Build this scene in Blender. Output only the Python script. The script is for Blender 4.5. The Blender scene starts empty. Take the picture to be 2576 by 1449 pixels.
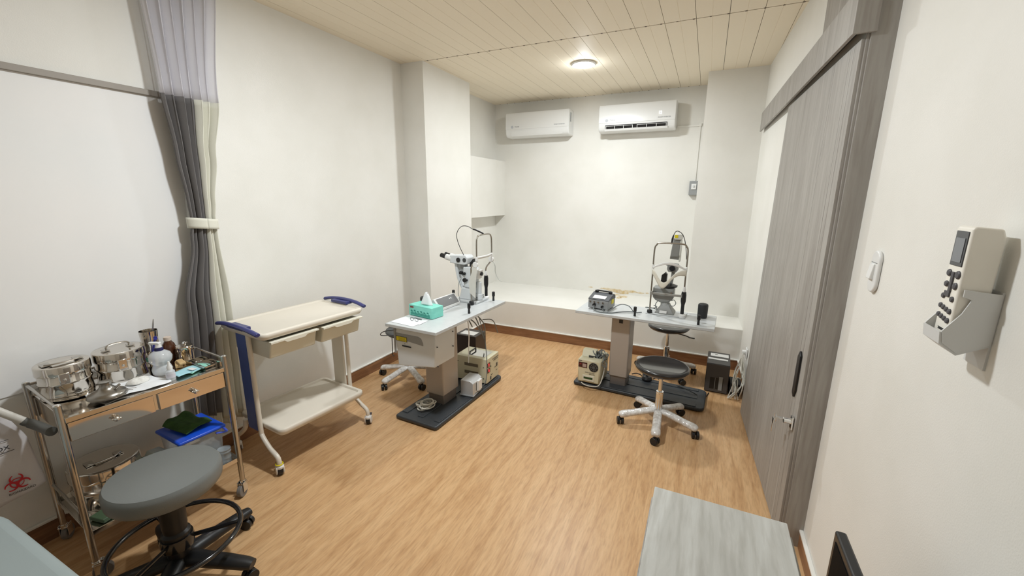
import bpy, bmesh, math, random
from mathutils import Vector, Matrix
random.seed(7)
PI = math.pi
C = bpy.context.scene.collection
SC = bpy.context.scene

# ------------------------------------------------------------------ camera
F_PX, YAW, PITCH, ROLL = 1039.79, 0.43332, 0.21884, 0.0067
cd = bpy.data.cameras.new('camera'); cam = bpy.data.objects.new('camera', cd); C.objects.link(cam)
cy, sy = math.cos(YAW), math.sin(YAW)
fw = Vector((-sy*math.cos(PITCH), cy*math.cos(PITCH), -math.sin(PITCH)))
r0 = Vector((cy, sy, 0)); u0 = r0.cross(fw)
rt = r0*math.cos(ROLL) + u0*math.sin(ROLL); up = rt.cross(fw)
M = Matrix.Identity(4)
for i in range(3):
    M[i][0], M[i][1], M[i][2] = rt[i], up[i], -fw[i]
M[2][3] = 1.6
cam.matrix_world = M
cd.sensor_width = 36; cd.lens = F_PX/2576*36; cd.clip_start = 0.02; cd.clip_end = 60
SC.camera = cam

# ------------------------------------------------------------------ world, exposure, lights
wd = bpy.data.worlds.new('world'); SC.world = wd; wd.use_nodes = True
wd.node_tree.nodes['Background'].inputs[0].default_value = (1, .96, .9, 1)
wd.node_tree.nodes['Background'].inputs[1].default_value = 0.02
SC.view_settings.view_transform = 'Standard'; SC.view_settings.look = 'None'
SC.view_settings.gamma = 1; SC.view_settings.exposure = 0.0
SC.view_settings.use_curve_mapping = False
LAMP = (-1.134, 3.95); LAMP2 = (-1.134, 1.6)
def lamp_light(x, y, power, r=0.085):
    ld = bpy.data.lights.new('downlight_glow', 'AREA'); ld.shape = 'DISK'; ld.size = 2*r
    ld.energy = power*1.02; ld.color = (.90, .96, 1)
    lo = bpy.data.objects.new('downlight_glow', ld); lo.location = (x, y, 2.735); C.objects.link(lo)
    pd = bpy.data.lights.new('lamp_dome_glow', 'POINT'); pd.energy = power*.11; pd.color = ld.color; pd.shadow_soft_size = .045
    po = bpy.data.objects.new('lamp_dome_glow', pd); po.location = (x, y, 2.70); C.objects.link(po)
lamp_light(*LAMP, 29); lamp_light(*LAMP2, 39)

# ------------------------------------------------------------------ helpers
def lin(c):
    return tuple(((v/255+.055)/1.055)**2.4 if v/255 > .04045 else v/255/12.92 for v in c)
MATS = {}
def mat(name, col, rough=.5, metal=0., spec=.5, var=None, vs=(8, 8, 8), bump=0., bs=60, alpha=1., trans=0., emit=0., sheen=0., coat=0., contrast=(.35, .65)):
    if name in MATS: return MATS[name]
    m = bpy.data.materials.new(name); m.use_nodes = True; nt = m.node_tree; N = nt.nodes; Lk = nt.links
    b = N['Principled BSDF']
    b.inputs['Base Color'].default_value = (*lin(col), 1)
    b.inputs['Roughness'].default_value = rough; b.inputs['Metallic'].default_value = metal
    b.inputs['Specular IOR Level'].default_value = spec
    if alpha < 1: b.inputs['Alpha'].default_value = alpha
    if trans: b.inputs['Transmission Weight'].default_value = trans
    if coat: b.inputs['Coat Weight'].default_value = coat
    if emit:
        b.inputs['Emission Color'].default_value = (*lin(col), 1); b.inputs['Emission Strength'].default_value = emit
    tc = N.new('ShaderNodeTexCoord')
    if var:
        mp = N.new('ShaderNodeMapping'); mp.inputs['Scale'].default_value = vs
        nz = N.new('ShaderNodeTexNoise'); nz.inputs['Scale'].default_value = 1; nz.inputs['Detail'].default_value = 5
        cr = N.new('ShaderNodeValToRGB')
        cr.color_ramp.elements[0].position, cr.color_ramp.elements[1].position = contrast
        cr.color_ramp.elements[0].color = (*lin(col), 1); cr.color_ramp.elements[1].color = (*lin(var), 1)
        Lk.new(tc.outputs['Object'], mp.inputs[0]); Lk.new(mp.outputs[0], nz.inputs[0])
        Lk.new(nz.outputs[0], cr.inputs[0]); Lk.new(cr.outputs[0], b.inputs['Base Color'])
    if bump:
        n2 = N.new('ShaderNodeTexNoise'); n2.inputs['Scale'].default_value = bs; n2.inputs['Detail'].default_value = 3
        bp = N.new('ShaderNodeBump'); bp.inputs['Strength'].default_value = bump; bp.inputs['Distance'].default_value = .004
        Lk.new(tc.outputs['Object'], n2.inputs[0]); Lk.new(n2.outputs[0], bp.inputs['Height']); Lk.new(bp.outputs[0], b.inputs['Normal'])
    MATS[name] = m
    return m

class MB:
    """collects shapes into one bmesh, built as ONE object"""
    def __init__(s): s.b = bmesh.new()
    def _add(s, verts, faces, mi=0):
        vs = [s.b.verts.new(v) for v in verts]
        for f in faces:
            try:
                fc = s.b.faces.new([vs[i] for i in f]); fc.material_index = mi
            except ValueError: pass
        return vs
    def box(s, c, d, rz=0, mi=0, rot=None):
        x, y, z = d[0]/2, d[1]/2, d[2]/2
        R = rot if rot is not None else Matrix.Rotation(rz, 3, 'Z')
        vs = [Vector(c) + R @ Vector(p) for p in ((-x,-y,-z),(x,-y,-z),(x,y,-z),(-x,y,-z),(-x,-y,z),(x,-y,z),(x,y,z),(-x,y,z))]
        s._add(vs, ((3,2,1,0),(4,5,6,7),(0,1,5,4),(1,2,6,5),(2,3,7,6),(3,0,4,7)), mi); return s
    def span(s, lo, hi, mi=0):
        return s.box([(a+b)/2 for a, b in zip(lo, hi)], [abs(b-a) for a, b in zip(lo, hi)], mi=mi)
    def prism(s, poly, axis, lo, hi, mi=0):
        """poly: 2-D points on the two other axes in x<y<z order"""
        def P(p, v):
            l = list(p); l.insert(axis, v); return Vector(l)
        n = len(poly); vs = [P(p, lo) for p in poly] + [P(p, hi) for p in poly]
        s._add(vs, [tuple(range(n))[::-1], tuple(range(n, 2*n))] + [(i, (i+1) % n, n+(i+1) % n, n+i) for i in range(n)], mi); return s
    def cyl(s, p0, p1, r0, r1=None, seg=20, mi=0):
        return s.tube([p0, p1], [r0, r0 if r1 is None else r1], seg=seg, mi=mi)
    def tube(s, pts, r, seg=12, closed=False, mi=0, flat=None):
        pts = [Vector(p) for p in pts]; n = len(pts)
        rs = list(r) if isinstance(r, (list, tuple)) else [r]*n
        rings = []; prev = None
        for i, p in enumerate(pts):
            if closed: t = pts[(i+1) % n] - pts[i-1]
            else: t = pts[min(i+1, n-1)] - pts[max(i-1, 0)]
            t.normalize()
            if prev is None:
                a = Vector((0,0,1)) if abs(t.z) < .9 else Vector((1,0,0))
                u = t.cross(a).normalized()
            else:
                u = (prev - t*prev.dot(t)).normalized()
            prev = u; v = t.cross(u)
            fa, fb = flat if flat else (1, 1)
            rings.append([p + (u*math.cos(2*PI*k/seg)*fa + v*math.sin(2*PI*k/seg)*fb)*rs[i] for k in range(seg)])
        vs = [q for g in rings for q in g]
        fs = []
        m = n if closed else n-1
        for i in range(m):
            j = (i+1) % n
            for k in range(seg):
                l = (k+1) % seg
                fs.append((i*seg+k, i*seg+l, j*seg+l, j*seg+k))
        if not closed:
            fs.append(tuple(range(seg))[::-1]); fs.append(tuple(range((n-1)*seg, n*seg)))
        s._add(vs, fs, mi); return s
    def lathe(s, prof, c=(0,0,0), seg=32, mi=0, sx=1, sy=1, cap=True):
        """prof: list of (r, z), bottom to top; closes at r=0 ends"""
        vs = []; fs = []
        for r, z in prof:
            for k in range(seg):
                a = 2*PI*k/seg
                vs.append(Vector((c[0]+r*sx*math.cos(a), c[1]+r*sy*math.sin(a), c[2]+z)))
        for i in range(len(prof)-1):
            for k in range(seg):
                l = (k+1) % seg
                fs.append((i*seg+k, i*seg+l, (i+1)*seg+l, (i+1)*seg+k))
        if cap: fs.append(tuple(range(seg))[::-1]); fs.append(tuple(range((len(prof)-1)*seg, len(prof)*seg)))
        s._add(vs, fs, mi); return s
    def ball(s, c, r, seg=16, sc=(1,1,1), mi=0):
        prof = [(max(r*math.sin(PI*i/10), 1e-4), -r*math.cos(PI*i/10)) for i in range(11)]
        vs = []; fs = []
        for q, z in prof:
            for k in range(seg):
                a = 2*PI*k/seg
                vs.append(Vector((c[0]+q*math.cos(a)*sc[0], c[1]+q*math.sin(a)*sc[1], c[2]+z*sc[2])))
        for i in range(10):
            for k in range(seg):
                l = (k+1) % seg
                fs.append((i*seg+k, i*seg+l, (i+1)*seg+l, (i+1)*seg+k))
        s._add(vs, fs, mi); return s
    def grid(s, fn, nu, nv, mi=0):
        vs = [Vector(fn(i/nu, j/nv)) for j in range(nv+1) for i in range(nu+1)]
        fs = [(j*(nu+1)+i, j*(nu+1)+i+1, (j+1)*(nu+1)+i+1, (j+1)*(nu+1)+i) for j in range(nv) for i in range(nu)]
        s._add(vs, fs, mi); return s
    def build(s, name, m, parent=None, bevel=0, seg=2, solid=0, smooth=True, ang=35, sub=0, loc=None, rot=None):
        bmesh.ops.recalc_face_normals(s.b, faces=s.b.faces) if not solid else None
        me = bpy.data.meshes.new(name); s.b.to_mesh(me); s.b.free()
        for q in (m if isinstance(m, (list, tuple)) else [m]): me.materials.append(q)
        if smooth and len(me.polygons):
            me.polygons.foreach_set('use_smooth', [True]*len(me.polygons)); me.set_sharp_from_angle(angle=math.radians(ang))
        o = bpy.data.objects.new(name, me); C.objects.link(o)
        if parent: o.parent = parent
        if loc: o.location = loc
        if rot: o.rotation_euler = rot
        if solid:
            q = o.modifiers.new('solid', 'SOLIDIFY'); q.thickness = solid; q.offset = 0
        if bevel:
            q = o.modifiers.new('bevel', 'BEVEL'); q.width = bevel; q.segments = seg; q.limit_method = 'ANGLE'; q.angle_limit = math.radians(40)
        if sub:
            q = o.modifiers.new('sub', 'SUBSURF'); q.levels = sub; q.render_levels = sub
        return o

def thing(name, label, cat, loc=(0,0,0), rz=0, group=None):
    o = bpy.data.objects.new(name, None); C.objects.link(o); o.empty_display_size = .05
    o.location = loc; o.rotation_euler = (0,0,rz); o['label'] = label; o['category'] = cat
    if group: o['group'] = group
    return o
def wld(ob, par):
    ob.parent = par; ob.matrix_parent_inverse = (Matrix.Translation(par.location) @ Matrix.Rotation(par.rotation_euler.z, 4, 'Z')).inverted(); return ob
def tag(o, label, cat, group=None):
    o['label'] = label; o['category'] = cat
    if group: o['group'] = group
    return o
def struct(o, label=None, cat=None):
    o['kind'] = 'structure'
    if label: o['label'] = label
    if cat: o['category'] = cat
    return o
def copy_tree(o, parent=None):
    c = o.copy(); C.objects.link(c); c.parent = parent
    for ch in [q for q in o.children]: copy_tree(ch, c)
    return c
def arc(pts, n=8):
    """Catmull-Rom through points"""
    P = [Vector(p) for p in pts]; P = [P[0]*2-P[1]] + P + [P[-1]*2-P[-2]]; out = []
    for i in range(1, len(P)-2):
        for k in range(n):
            t = k/n; a, b, c, d = P[i-1:i+3]
            out.append(.5*((2*b)+(c-a)*t+(2*a-5*b+4*c-d)*t*t+(3*b-a-3*c+d)*t**3))
    out.append(P[-2]); return out
def text(s, size, m, parent, loc, rot, name='lettering', ext=.0004, sx=1):
    cu = bpy.data.curves.new('t', 'FONT'); cu.body = s; cu.size = size; cu.extrude = ext; cu.align_x = 'CENTER'; cu.align_y = 'CENTER'
    t = bpy.data.objects.new('t', cu); C.objects.link(t)
    dg = bpy.context.evaluated_depsgraph_get(); me = bpy.data.meshes.new_from_object(t.evaluated_get(dg))
    bpy.data.objects.remove(t); me.materials.clear(); me.materials.append(m)
    o = bpy.data.objects.new(name, me); C.objects.link(o); o.parent = parent; o.location = loc; o.rotation_euler = rot; o.scale = (sx,1,1)
    return o

# ------------------------------------------------------------------ materials
wall_m = mat('wall_paint', (236,234,228), .62, var=(231,229,222), vs=(3,3,3), bump=.12, bs=220)
wood_floor = mat('vinyl_floor', (186,142,98), .38, spec=.4)
def wood_nodes(m, c1, c2, c3, vs, fine, rough_bump=.05):
    nt = m.node_tree; N = nt.nodes; Lk = nt.links; b = N['Principled BSDF']
    tc = N.new('ShaderNodeTexCoord')
    mp = N.new('ShaderNodeMapping'); mp.inputs['Scale'].default_value = vs
    n1 = N.new('ShaderNodeTexNoise'); n1.inputs['Scale'].default_value = 1; n1.inputs['Detail'].default_value = 8; n1.inputs['Roughness'].default_value = .62; n1.inputs['Distortion'].default_value = .9
    cr = N.new('ShaderNodeValToRGB'); e = cr.color_ramp.elements
    e[0].position = .3; e[0].color = (*lin(c1), 1); e[1].position = .62; e[1].color = (*lin(c3), 1)
    q = e.new(.47); q.color = (*lin(c2), 1)
    mp2 = N.new('ShaderNodeMapping'); mp2.inputs['Scale'].default_value = fine
    n2 = N.new('ShaderNodeTexNoise'); n2.inputs['Scale'].default_value = 1; n2.inputs['Detail'].default_value = 6
    mx = N.new('ShaderNodeMixRGB'); mx.blend_type = 'MULTIPLY'; mx.inputs[0].default_value = .35
    cr2 = N.new('ShaderNodeValToRGB'); cr2.color_ramp.elements[0].position = .32; cr2.color_ramp.elements[1].position = .55
    cr2.color_ramp.elements[0].color = (.55,.5,.45,1)
    Lk.new(tc.outputs['Object'], mp.inputs[0]); Lk.new(mp.outputs[0], n1.inputs[0]); Lk.new(n1.outputs[0], cr.inputs[0])
    Lk.new(tc.outputs['Object'], mp2.inputs[0]); Lk.new(mp2.outputs[0], n2.inputs[0]); Lk.new(n2.outputs[0], cr2.inputs[0])
    Lk.new(cr.outputs[0], mx.inputs[1]); Lk.new(cr2.outputs[0], mx.inputs[2]); Lk.new(mx.outputs[0], b.inputs['Base Color'])
    bp = N.new('ShaderNodeBump'); bp.inputs['Strength'].default_value = rough_bump; bp.inputs['Distance'].default_value = .002
    Lk.new(n2.outputs[0], bp.inputs['Height']); Lk.new(bp.outputs[0], b.inputs['Normal'])
wood_nodes(wood_floor, (184,141,96), (201,160,115), (211,172,127), (22,2.4,1), (110,14,1))
base_m = mat('brown_skirting', (150,108,76), .45); wood_nodes(base_m, (120,84,58), (140,100,70), (156,114,80), (2,2,20), (9,9,120))
ceil_m = mat('pvc_ceiling', (246,235,214), .6, spec=.3)
gap_m = mat('dark_gap', (88,74,60), .8)
greywood = mat('grey_laminate', (160,156,149), .5); wood_nodes(greywood, (146,141,134), (158,153,147), (168,164,158), (10,10,1.2), (60,60,4))
deskwood = mat('grey_desk_laminate', (172,171,165), .45); wood_nodes(deskwood, (168,167,161), (180,179,173), (192,192,187), (14,1.5,14), (60,7,60))
steel = mat('polished_steel', (214,208,200), .09, 1, bump=.03, bs=14)
steel2 = mat('brushed_steel', (190,186,180), .24, 1)
chrome = mat('chrome', (225,225,225), .07, 1)
tubem = mat('grey_metal_tube', (165,160,152), .25, 1)
black = mat('black_plastic', (24,24,26), .38)
blackr = mat('black_rubber', (34,34,36), .6)
dark_base = mat('dark_grey_base', (52,56,60), .42, bump=.15, bs=200)
vinyl_black = mat('black_vinyl', (38,37,38), .22, coat=.3)
vinyl_grey = mat('grey_vinyl', (112,115,113), .42, bump=.06, bs=300)
cream = mat('cream_plastic', (222,214,200), .38)
cream2 = mat('cream_bin', (224,220,204), .4)
lilac_blue = mat('navy_plastic', (50,54,112), .35)
panel_blue = mat('blue_panel', (84,104,168), .4)
white_pl = mat('white_plastic', (232,232,230), .3)
whitish = mat('instrument_white', (214,218,220), .3)
grey_pl = mat('grey_plastic', (150,152,152), .42)
lt_grey = mat('light_grey_laminate', (205,208,208), .3, var=(198,201,202), vs=(20,20,20))
edge_grey = mat('grey_edge', (176,174,168), .5)
col_metal = mat('column_metal', (176,168,160), .35, .15)
beige_metal = mat('beige_metal', (212,206,178), .45)
wrap = mat('plastic_wrap', (236,234,231), .14, .0, spec=.9, var=(198,191,184), vs=(45,45,45), bump=.8, bs=55)
paper = mat('paper_white', (240,242,244), .7, bump=.3, bs=40)
cabm_w = mat('white_cable', (206,203,192), .5); cabm_b = mat('black_cable', (34,34,34), .5); cabm_g = mat('grey_cable', (110,116,116), .5)
red = mat('red_print', (190,36,44), .6); darkprint = mat('dark_print', (60,60,62), .6); greyprint = mat('grey_print', (150,152,156), .6)
yellow = mat('yellow_label', (232,214,20), .5)

# ------------------------------------------------------------------ the room
XL, YB, ZC = -2.665, 5.19, 2.768
XR, XN, YJ = .425, .55, 2.06        # far right wall, near right wall, door jamb
def slab(name, lo, hi, m=wall_m, bevel=0): return struct(MB().span(lo, hi).build(name, m, bevel=bevel))
slab('floor', (-2.9,-1.6,-.1), (2.2,5.4,0), wood_floor)
slab('wall_left', (XL-.15,-1.6,0), (XL,5.4,ZC+.05))
slab('wall_back', (XL,YB,0), (XR+.2,YB+.2,ZC+.05))
def skew(o, k):
    for v in o.data.vertices: v.co.x -= k*(v.co.y-2.06)
    return o
skew(slab('wall_right', (.482,YJ-.005,0), (.70,YB+.1,ZC+.05)), .034)
skew(slab('trim_4', (.474,YJ,2.34), (.50,2.80,ZC), greywood), .034)
slab('wall_right_near', (XN,-1.6,0), (XN+.2,YJ+.01,ZC+.05))
slab('wall_rear', (-2.9,-1.7,0), (.8,-1.55,ZC+.05))
slab('wall_pillar_left', (XL-.02,3.305,0), (-2.42,4.12,ZC+.02))
slab('wall_pillar_right', (-.112,4.67,0), (XR+.01,YB+.02,ZC+.02))
slab('wall_soffit_left', (XL-.01,4.12,1.345), (-2.515,YB+.01,2.05))
slab('wall_ledge', (-2.335,4.225,0), (XR+.005,YB+.01,.40), bevel=.006)
slab('wall_ledge_left', (XL-.01,3.36,0), (-2.33,YB,.40))
# ceiling: pvc boards 0.2 wide, a faint mid groove, joint strip across the room
cb = MB(); x = -2.79
for (ya, yb) in ((-1.6, 3.318), (3.328, YB+.02)):
    x = -2.79
    while x < 2.2:
        cb.prism([(x+.0015,ZC+.012),(x+.0015,ZC),(x+.098,ZC),(x+.1,ZC+.002),(x+.102,ZC),(x+.1985,ZC),(x+.1985,ZC+.012)], 1, ya, yb)
        x += .2
cb.span((-2.9,-1.6,ZC+.011), (2.2,YB+.1,ZC+.06), 1)
x = -2.69
while x < XR:
    cb.box((x,3.323,ZC+.002), (.012,.014,.0055), mi=1); cb.box((x,YB-.004,ZC+.001), (.010,.010,.0055), mi=1); x += .1035
cb.box((-1.1,3.323,ZC+.006), (3.2,.004,.004), mi=1)
struct(cb.build('ceiling', [ceil_m, gap_m], smooth=False))
# skirting: brown board with a white capping line
def skirting(name, pts, n, h=.098):
    s = MB()
    for (a, b) in zip(pts[:-1], pts[1:]):
        a, b = Vector(a), Vector(b); d = (b-a); L = d.length; c = (a+b)/2; ang = math.atan2(d.y, d.x)
        nn = Vector((-math.sin(ang), math.cos(ang)))*n
        s.box((c.x+nn.x*.006, c.y+nn.y*.006, h/2-.002), (L+.012, .012, h-.004), rz=ang)
        s.box((c.x+nn.x*.008, c.y+nn.y*.008, h+.004), (L+.016, .016, .011), rz=ang, mi=1)
    return struct(s.build(name, [base_m, wall_m], bevel=.002))
skirting('baseboard_left', [(XL,-1.5),(XL,3.30)], -1)
skirting('baseboard_pillar', [(XL+.012,3.305),(-2.42,3.305),(-2.42,3.36)], -1)
skirting('baseboard_back', [(-2.33,3.36),(-2.33,4.225),(XR-.01,4.225)], -1)
skirting('baseboard_right', [(.439,3.36),(.410,4.21)], 1)
skirting('baseboard_near', [(XN,-1.5),(XN,YJ-.01)], 1, .085)

# door: sliding grey leaf under a boxed track, jamb, recessed pull, lock
LX = .455
d = MB(); tilt = .0
def leafP(u, v, off):
    y = YN + u*(3.335-YN); z = .012 + v*2.16
    return (LX - .034*(y-2.06) - off - .035*(1-v)*u, y, z)
th = .02; YN = 2.065
nv = 10
us = []
for u in (.052, .088, .243): us += [(u-.0018, 0), (u, .004), (u+.0018, 0)]
us = [(0,0)] + us + [(1,0)]
b = d.b
gridv = [[b.verts.new(leafP(u, j/nv, -o_)) for (u, o_) in us] for j in range(nv+1)]
backv = [[b.verts.new(leafP(u, j/nv, -th)) for (u, o_) in us] for j in range(nv+1)]
for G, flip in ((gridv, 1), (backv, 0)):
    for j in range(nv):
        for i in range(len(us)-1):
            q = [G[j][i], G[j][i+1], G[j+1][i+1], G[j+1][i]]
            b.faces.new(q if not flip else q[::-1])
for i in range(len(us)-1):
    b.faces.new([gridv[0][i], gridv[0][i+1], backv[0][i+1], backv[0][i]]); b.faces.new([gridv[nv][i], gridv[nv][i+1], backv[nv][i+1], backv[nv][i]])
for j in range(nv):
    b.faces.new([gridv[j][0], gridv[j+1][0], backv[j+1][0], backv[j][0]]); b.faces.new([gridv[j][-1], gridv[j+1][-1], backv[j+1][-1], backv[j][-1]])
leaf = struct(d.build('door_1', greywood, ang=20))
# boxed track
t = MB()
t.prism([(.418,2.185),(.418,2.345),(.49,2.345),(.49,2.30),(.432,2.30),(.432,2.185)], 1, YJ-.012, 4.55)
t.span((.418,YJ-.022,2.185), (.49,YJ-.010,2.345))
skew(struct(t.build('trim_1', greywood, bevel=.0015)), .022)
t = MB(); t.span((.434,2.07,2.215), (.437,4.54,2.3)); t.span((.458,2.07,2.215), (.461,4.54,2.3)); t.span((.433,2.07,2.24),(.474,4.54,2.299))
skew(struct(t.build('trim_2', black)), .024)
t = MB(); t.span((XN-.074,YJ-.012,0), (XN+.03,YJ+.02,ZC)); t.span((XN-.084,YJ-.004,0), (XN-.07,YJ+.008,2.2))
struct(t.build('trim_3', greywood, bevel=.0015))
# recessed pull and lock with keys
h = MB(); h.prism([(2.172,.715),(2.172,.895),(2.148,.925),(2.128,.905),(2.128,.74),(2.148,.70)], 0, LX-.010, LX-.001)
skew(h.build('door_handle', black, leaf, bevel=.002), .034)
h = MB(); h.cyl((LX-.04,2.10,.60), (LX-.004,2.10,.60), .013); h.box((LX-.008,2.10,.595), (.006,.03,.06))
skew(h.build('lock', chrome, leaf), .034)
kr = MB(); kr.box((LX-.052,2.118,.60), (.03,.02,.003)); kr.tube([(LX-.066,2.13+.018*math.cos(a),.59+.018*math.sin(a)) for a in [2*PI*k/16 for k in range(16)]], .0016, 6, True)
kr.box((LX-.066,2.165,.56), (.003,.028,.028)); kr.box((LX-.066,2.168,.522), (.0025,.010,.05))
tag(skew(kr.build('key_ring', chrome, bevel=.001), .034), 'two metal keys hanging from the lock of the grey sliding door', 'keys')

# downlights
def downlight(x, y, label):
    o = thing('downlight', label, 'ceiling light', (x, y, ZC))
    MB().lathe([(.085,-.001),(.105,-.001),(.11,-.010),(.10,-.018),(.086,-.014),(.085,-.001)], cap=False).build('ring', white_pl, o)
    MB().lathe([(.001,-.022),(.05,-.020),(.088,-.012),(.088,-.006),(.001,-.006)]).build('diffuser', mat('lamp_glow', (255,250,240), .5, emit=30), o)
    return o
downlight(*LAMP, 'round white ceiling downlight, lit, above the middle of the room')
downlight(*LAMP2, 'round white ceiling downlight nearest the camera, above the middle of the floor')

# ------------------------------------------------------------------ split air conditioners
def air_con(x, label, opened):
    o = thing('air_conditioner', label, 'air conditioner', (x, YB, 2.325), group='air conditioners on the back wall')
    W = .83
    prof = [(0,.0),(0,.29),(-.15,.29),(-.185,.278),(-.197,.25),(-.2,.075),(-.193,.035),(-.178,.012),(-.15,.0)]
    m = MB(); m.prism(prof, 0, -W/2, W/2); m.build('casing', white_pl, o, bevel=.012, seg=3)
    p = MB(); p.prism([(-.199,.09),(-.1965,.255),(-.184,.282),(-.186,.285),(-.2005,.258),(-.204,.09)], 0, -W/2+.004, W/2-.004)
    p.build('front_panel', white_pl, o, bevel=.002)
    if opened:
        v = MB(); v.prism([(-.2005,.068),(-.1945,.034),(-.186,.018),(-.17,.02),(-.17,.068)], 0, -.335, .335)
        v.build('air_outlet', black, o)
        gr = MB()
        for a, c in ((-.325,-.03),(.02,.325)):
            for f in (0, .333, .667, 1):
                xx = a+(c-a)*f; gr.box((xx,-.200,.040), (.005,.006,.042), rot=Matrix.Rotation(.18,3,'X'))
            gr.box(((a+c)/2,-.2025,.057), (c-a,.004,.003))
        gr.build('vane_grille', white_pl, o)
        fl = MB(); fl.prism([(-.185,.010),(-.197,.028),(-.201,.026),(-.19,.006)], 0, -.34, .34); fl.build('louvre', white_pl, o)
        text('12', .045, mat('display_digits', (255,255,255), .4, emit=1.5), o, (.255,-.2055,.165), (PI/2,0,0), 'display_digits', sx=.8)
    else:
        fl = MB(); fl.prism([(-.2035,.066),(-.197,.034),(-.184,.010),(-.180,.014),(-.192,.036),(-.198,.066)], 0, -.34, .34)
        fl.build('louvre', white_pl, o)
        sv = MB(); sv.box((W/2+.001,-.13,.2), (.004,.03,.10)); sv.build('side_vent', grey_pl, o)
    lg = MB(); lg.cyl((-.32,-.2025,.118), (-.32,-.2045,.118), .017, seg=24); lg.build('emblem', mat('emblem_grey', (192,195,200), .5), o)
    text('TRANE', .02, greyprint, o, (-.255,-.2045,.118), (PI/2,0,0))
    text('SMART INVERTER', .017, greyprint, o, (.30,-.2045,.118), (PI/2,0,0))
    return o
air_con(-2.0, 'white wall air conditioner with closed louvre, left one near the corner', False)
air_con(-.815, 'white wall air conditioner with open slatted outlet and lit display, nearer the conduit', True)
c = thing('conduit_trunking', 'thin white cable trunking from the air conditioner down to the grey isolator', 'cable trunking')
m = MB(); m.box((-.27,YB-.006,2.362), (.24,.012,.016)); m.box((-.158,YB-.006,2.07), (.018,.0121,.60)); m.box((-.158,YB-.009,2.37), (.03,.018,.03))
m.build('trunking', wall_m, c, bevel=.001)
s_ = thing('isolator_switch', 'small grey box with white breaker at the foot of the wall trunking', 'switch', (-.158, YB, 1.70))
MB().box((0,-.03,0), (.10,.06,.155)).build('housing', grey_pl, s_, bevel=.006)
MB().box((-.002,-.064,.015), (.05,.012,.06)).build('breaker', white_pl, s_, bevel=.002)
MB().box((-.002,-.074,.02), (.016,.012,.02)).build('toggle', lt_grey, s_, bevel=.002)
# damp, flaking paint along the ledge
def blotch(pts, mt, name, y=None, z=None):
    m = MB()
    for (px, pz, rx, rz) in pts:
        n = 22; q = []
        for k in range(n):
            a = 2*PI*k/n; r = 1+.28*random.uniform(-1,1)
            q.append((px+rx*r*math.cos(a), pz+rz*r*math.sin(a)))
        if y is not None: m.prism(q, 1, y-.0014-random.random()*.001, y+.001)
        else: m.prism(q, 2, z-.001, z+.0012)
    return m.build(name, mt, smooth=False)
stain_m = mat('flaked_plaster', (206,180,132), .85, var=(226,214,190), vs=(30,30,30), bump=.6, bs=90)
w = thing('peeling_patch', 'strip of flaking yellowish damp plaster low on the back wall above the ledge', 'damp patch')
b1 = blotch([(-1.07,.452,.09,.012),(-.95,.44,.11,.020),(-.88,.425,.08,.02),(-.78,.445,.09,.014),(-.66,.44,.05,.010),(-1.28,.452,.03,.008),(-.57,.445,.02,.007)], stain_m, 'wall_flakes', y=YB); b1.parent = w
b2 = blotch([(-.93,5.12,.06,.035),(-.84,5.06,.05,.05),(-.87,4.98,.035,.04)], stain_m, 'ledge_flakes', z=.40); b2.parent = w

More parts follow.
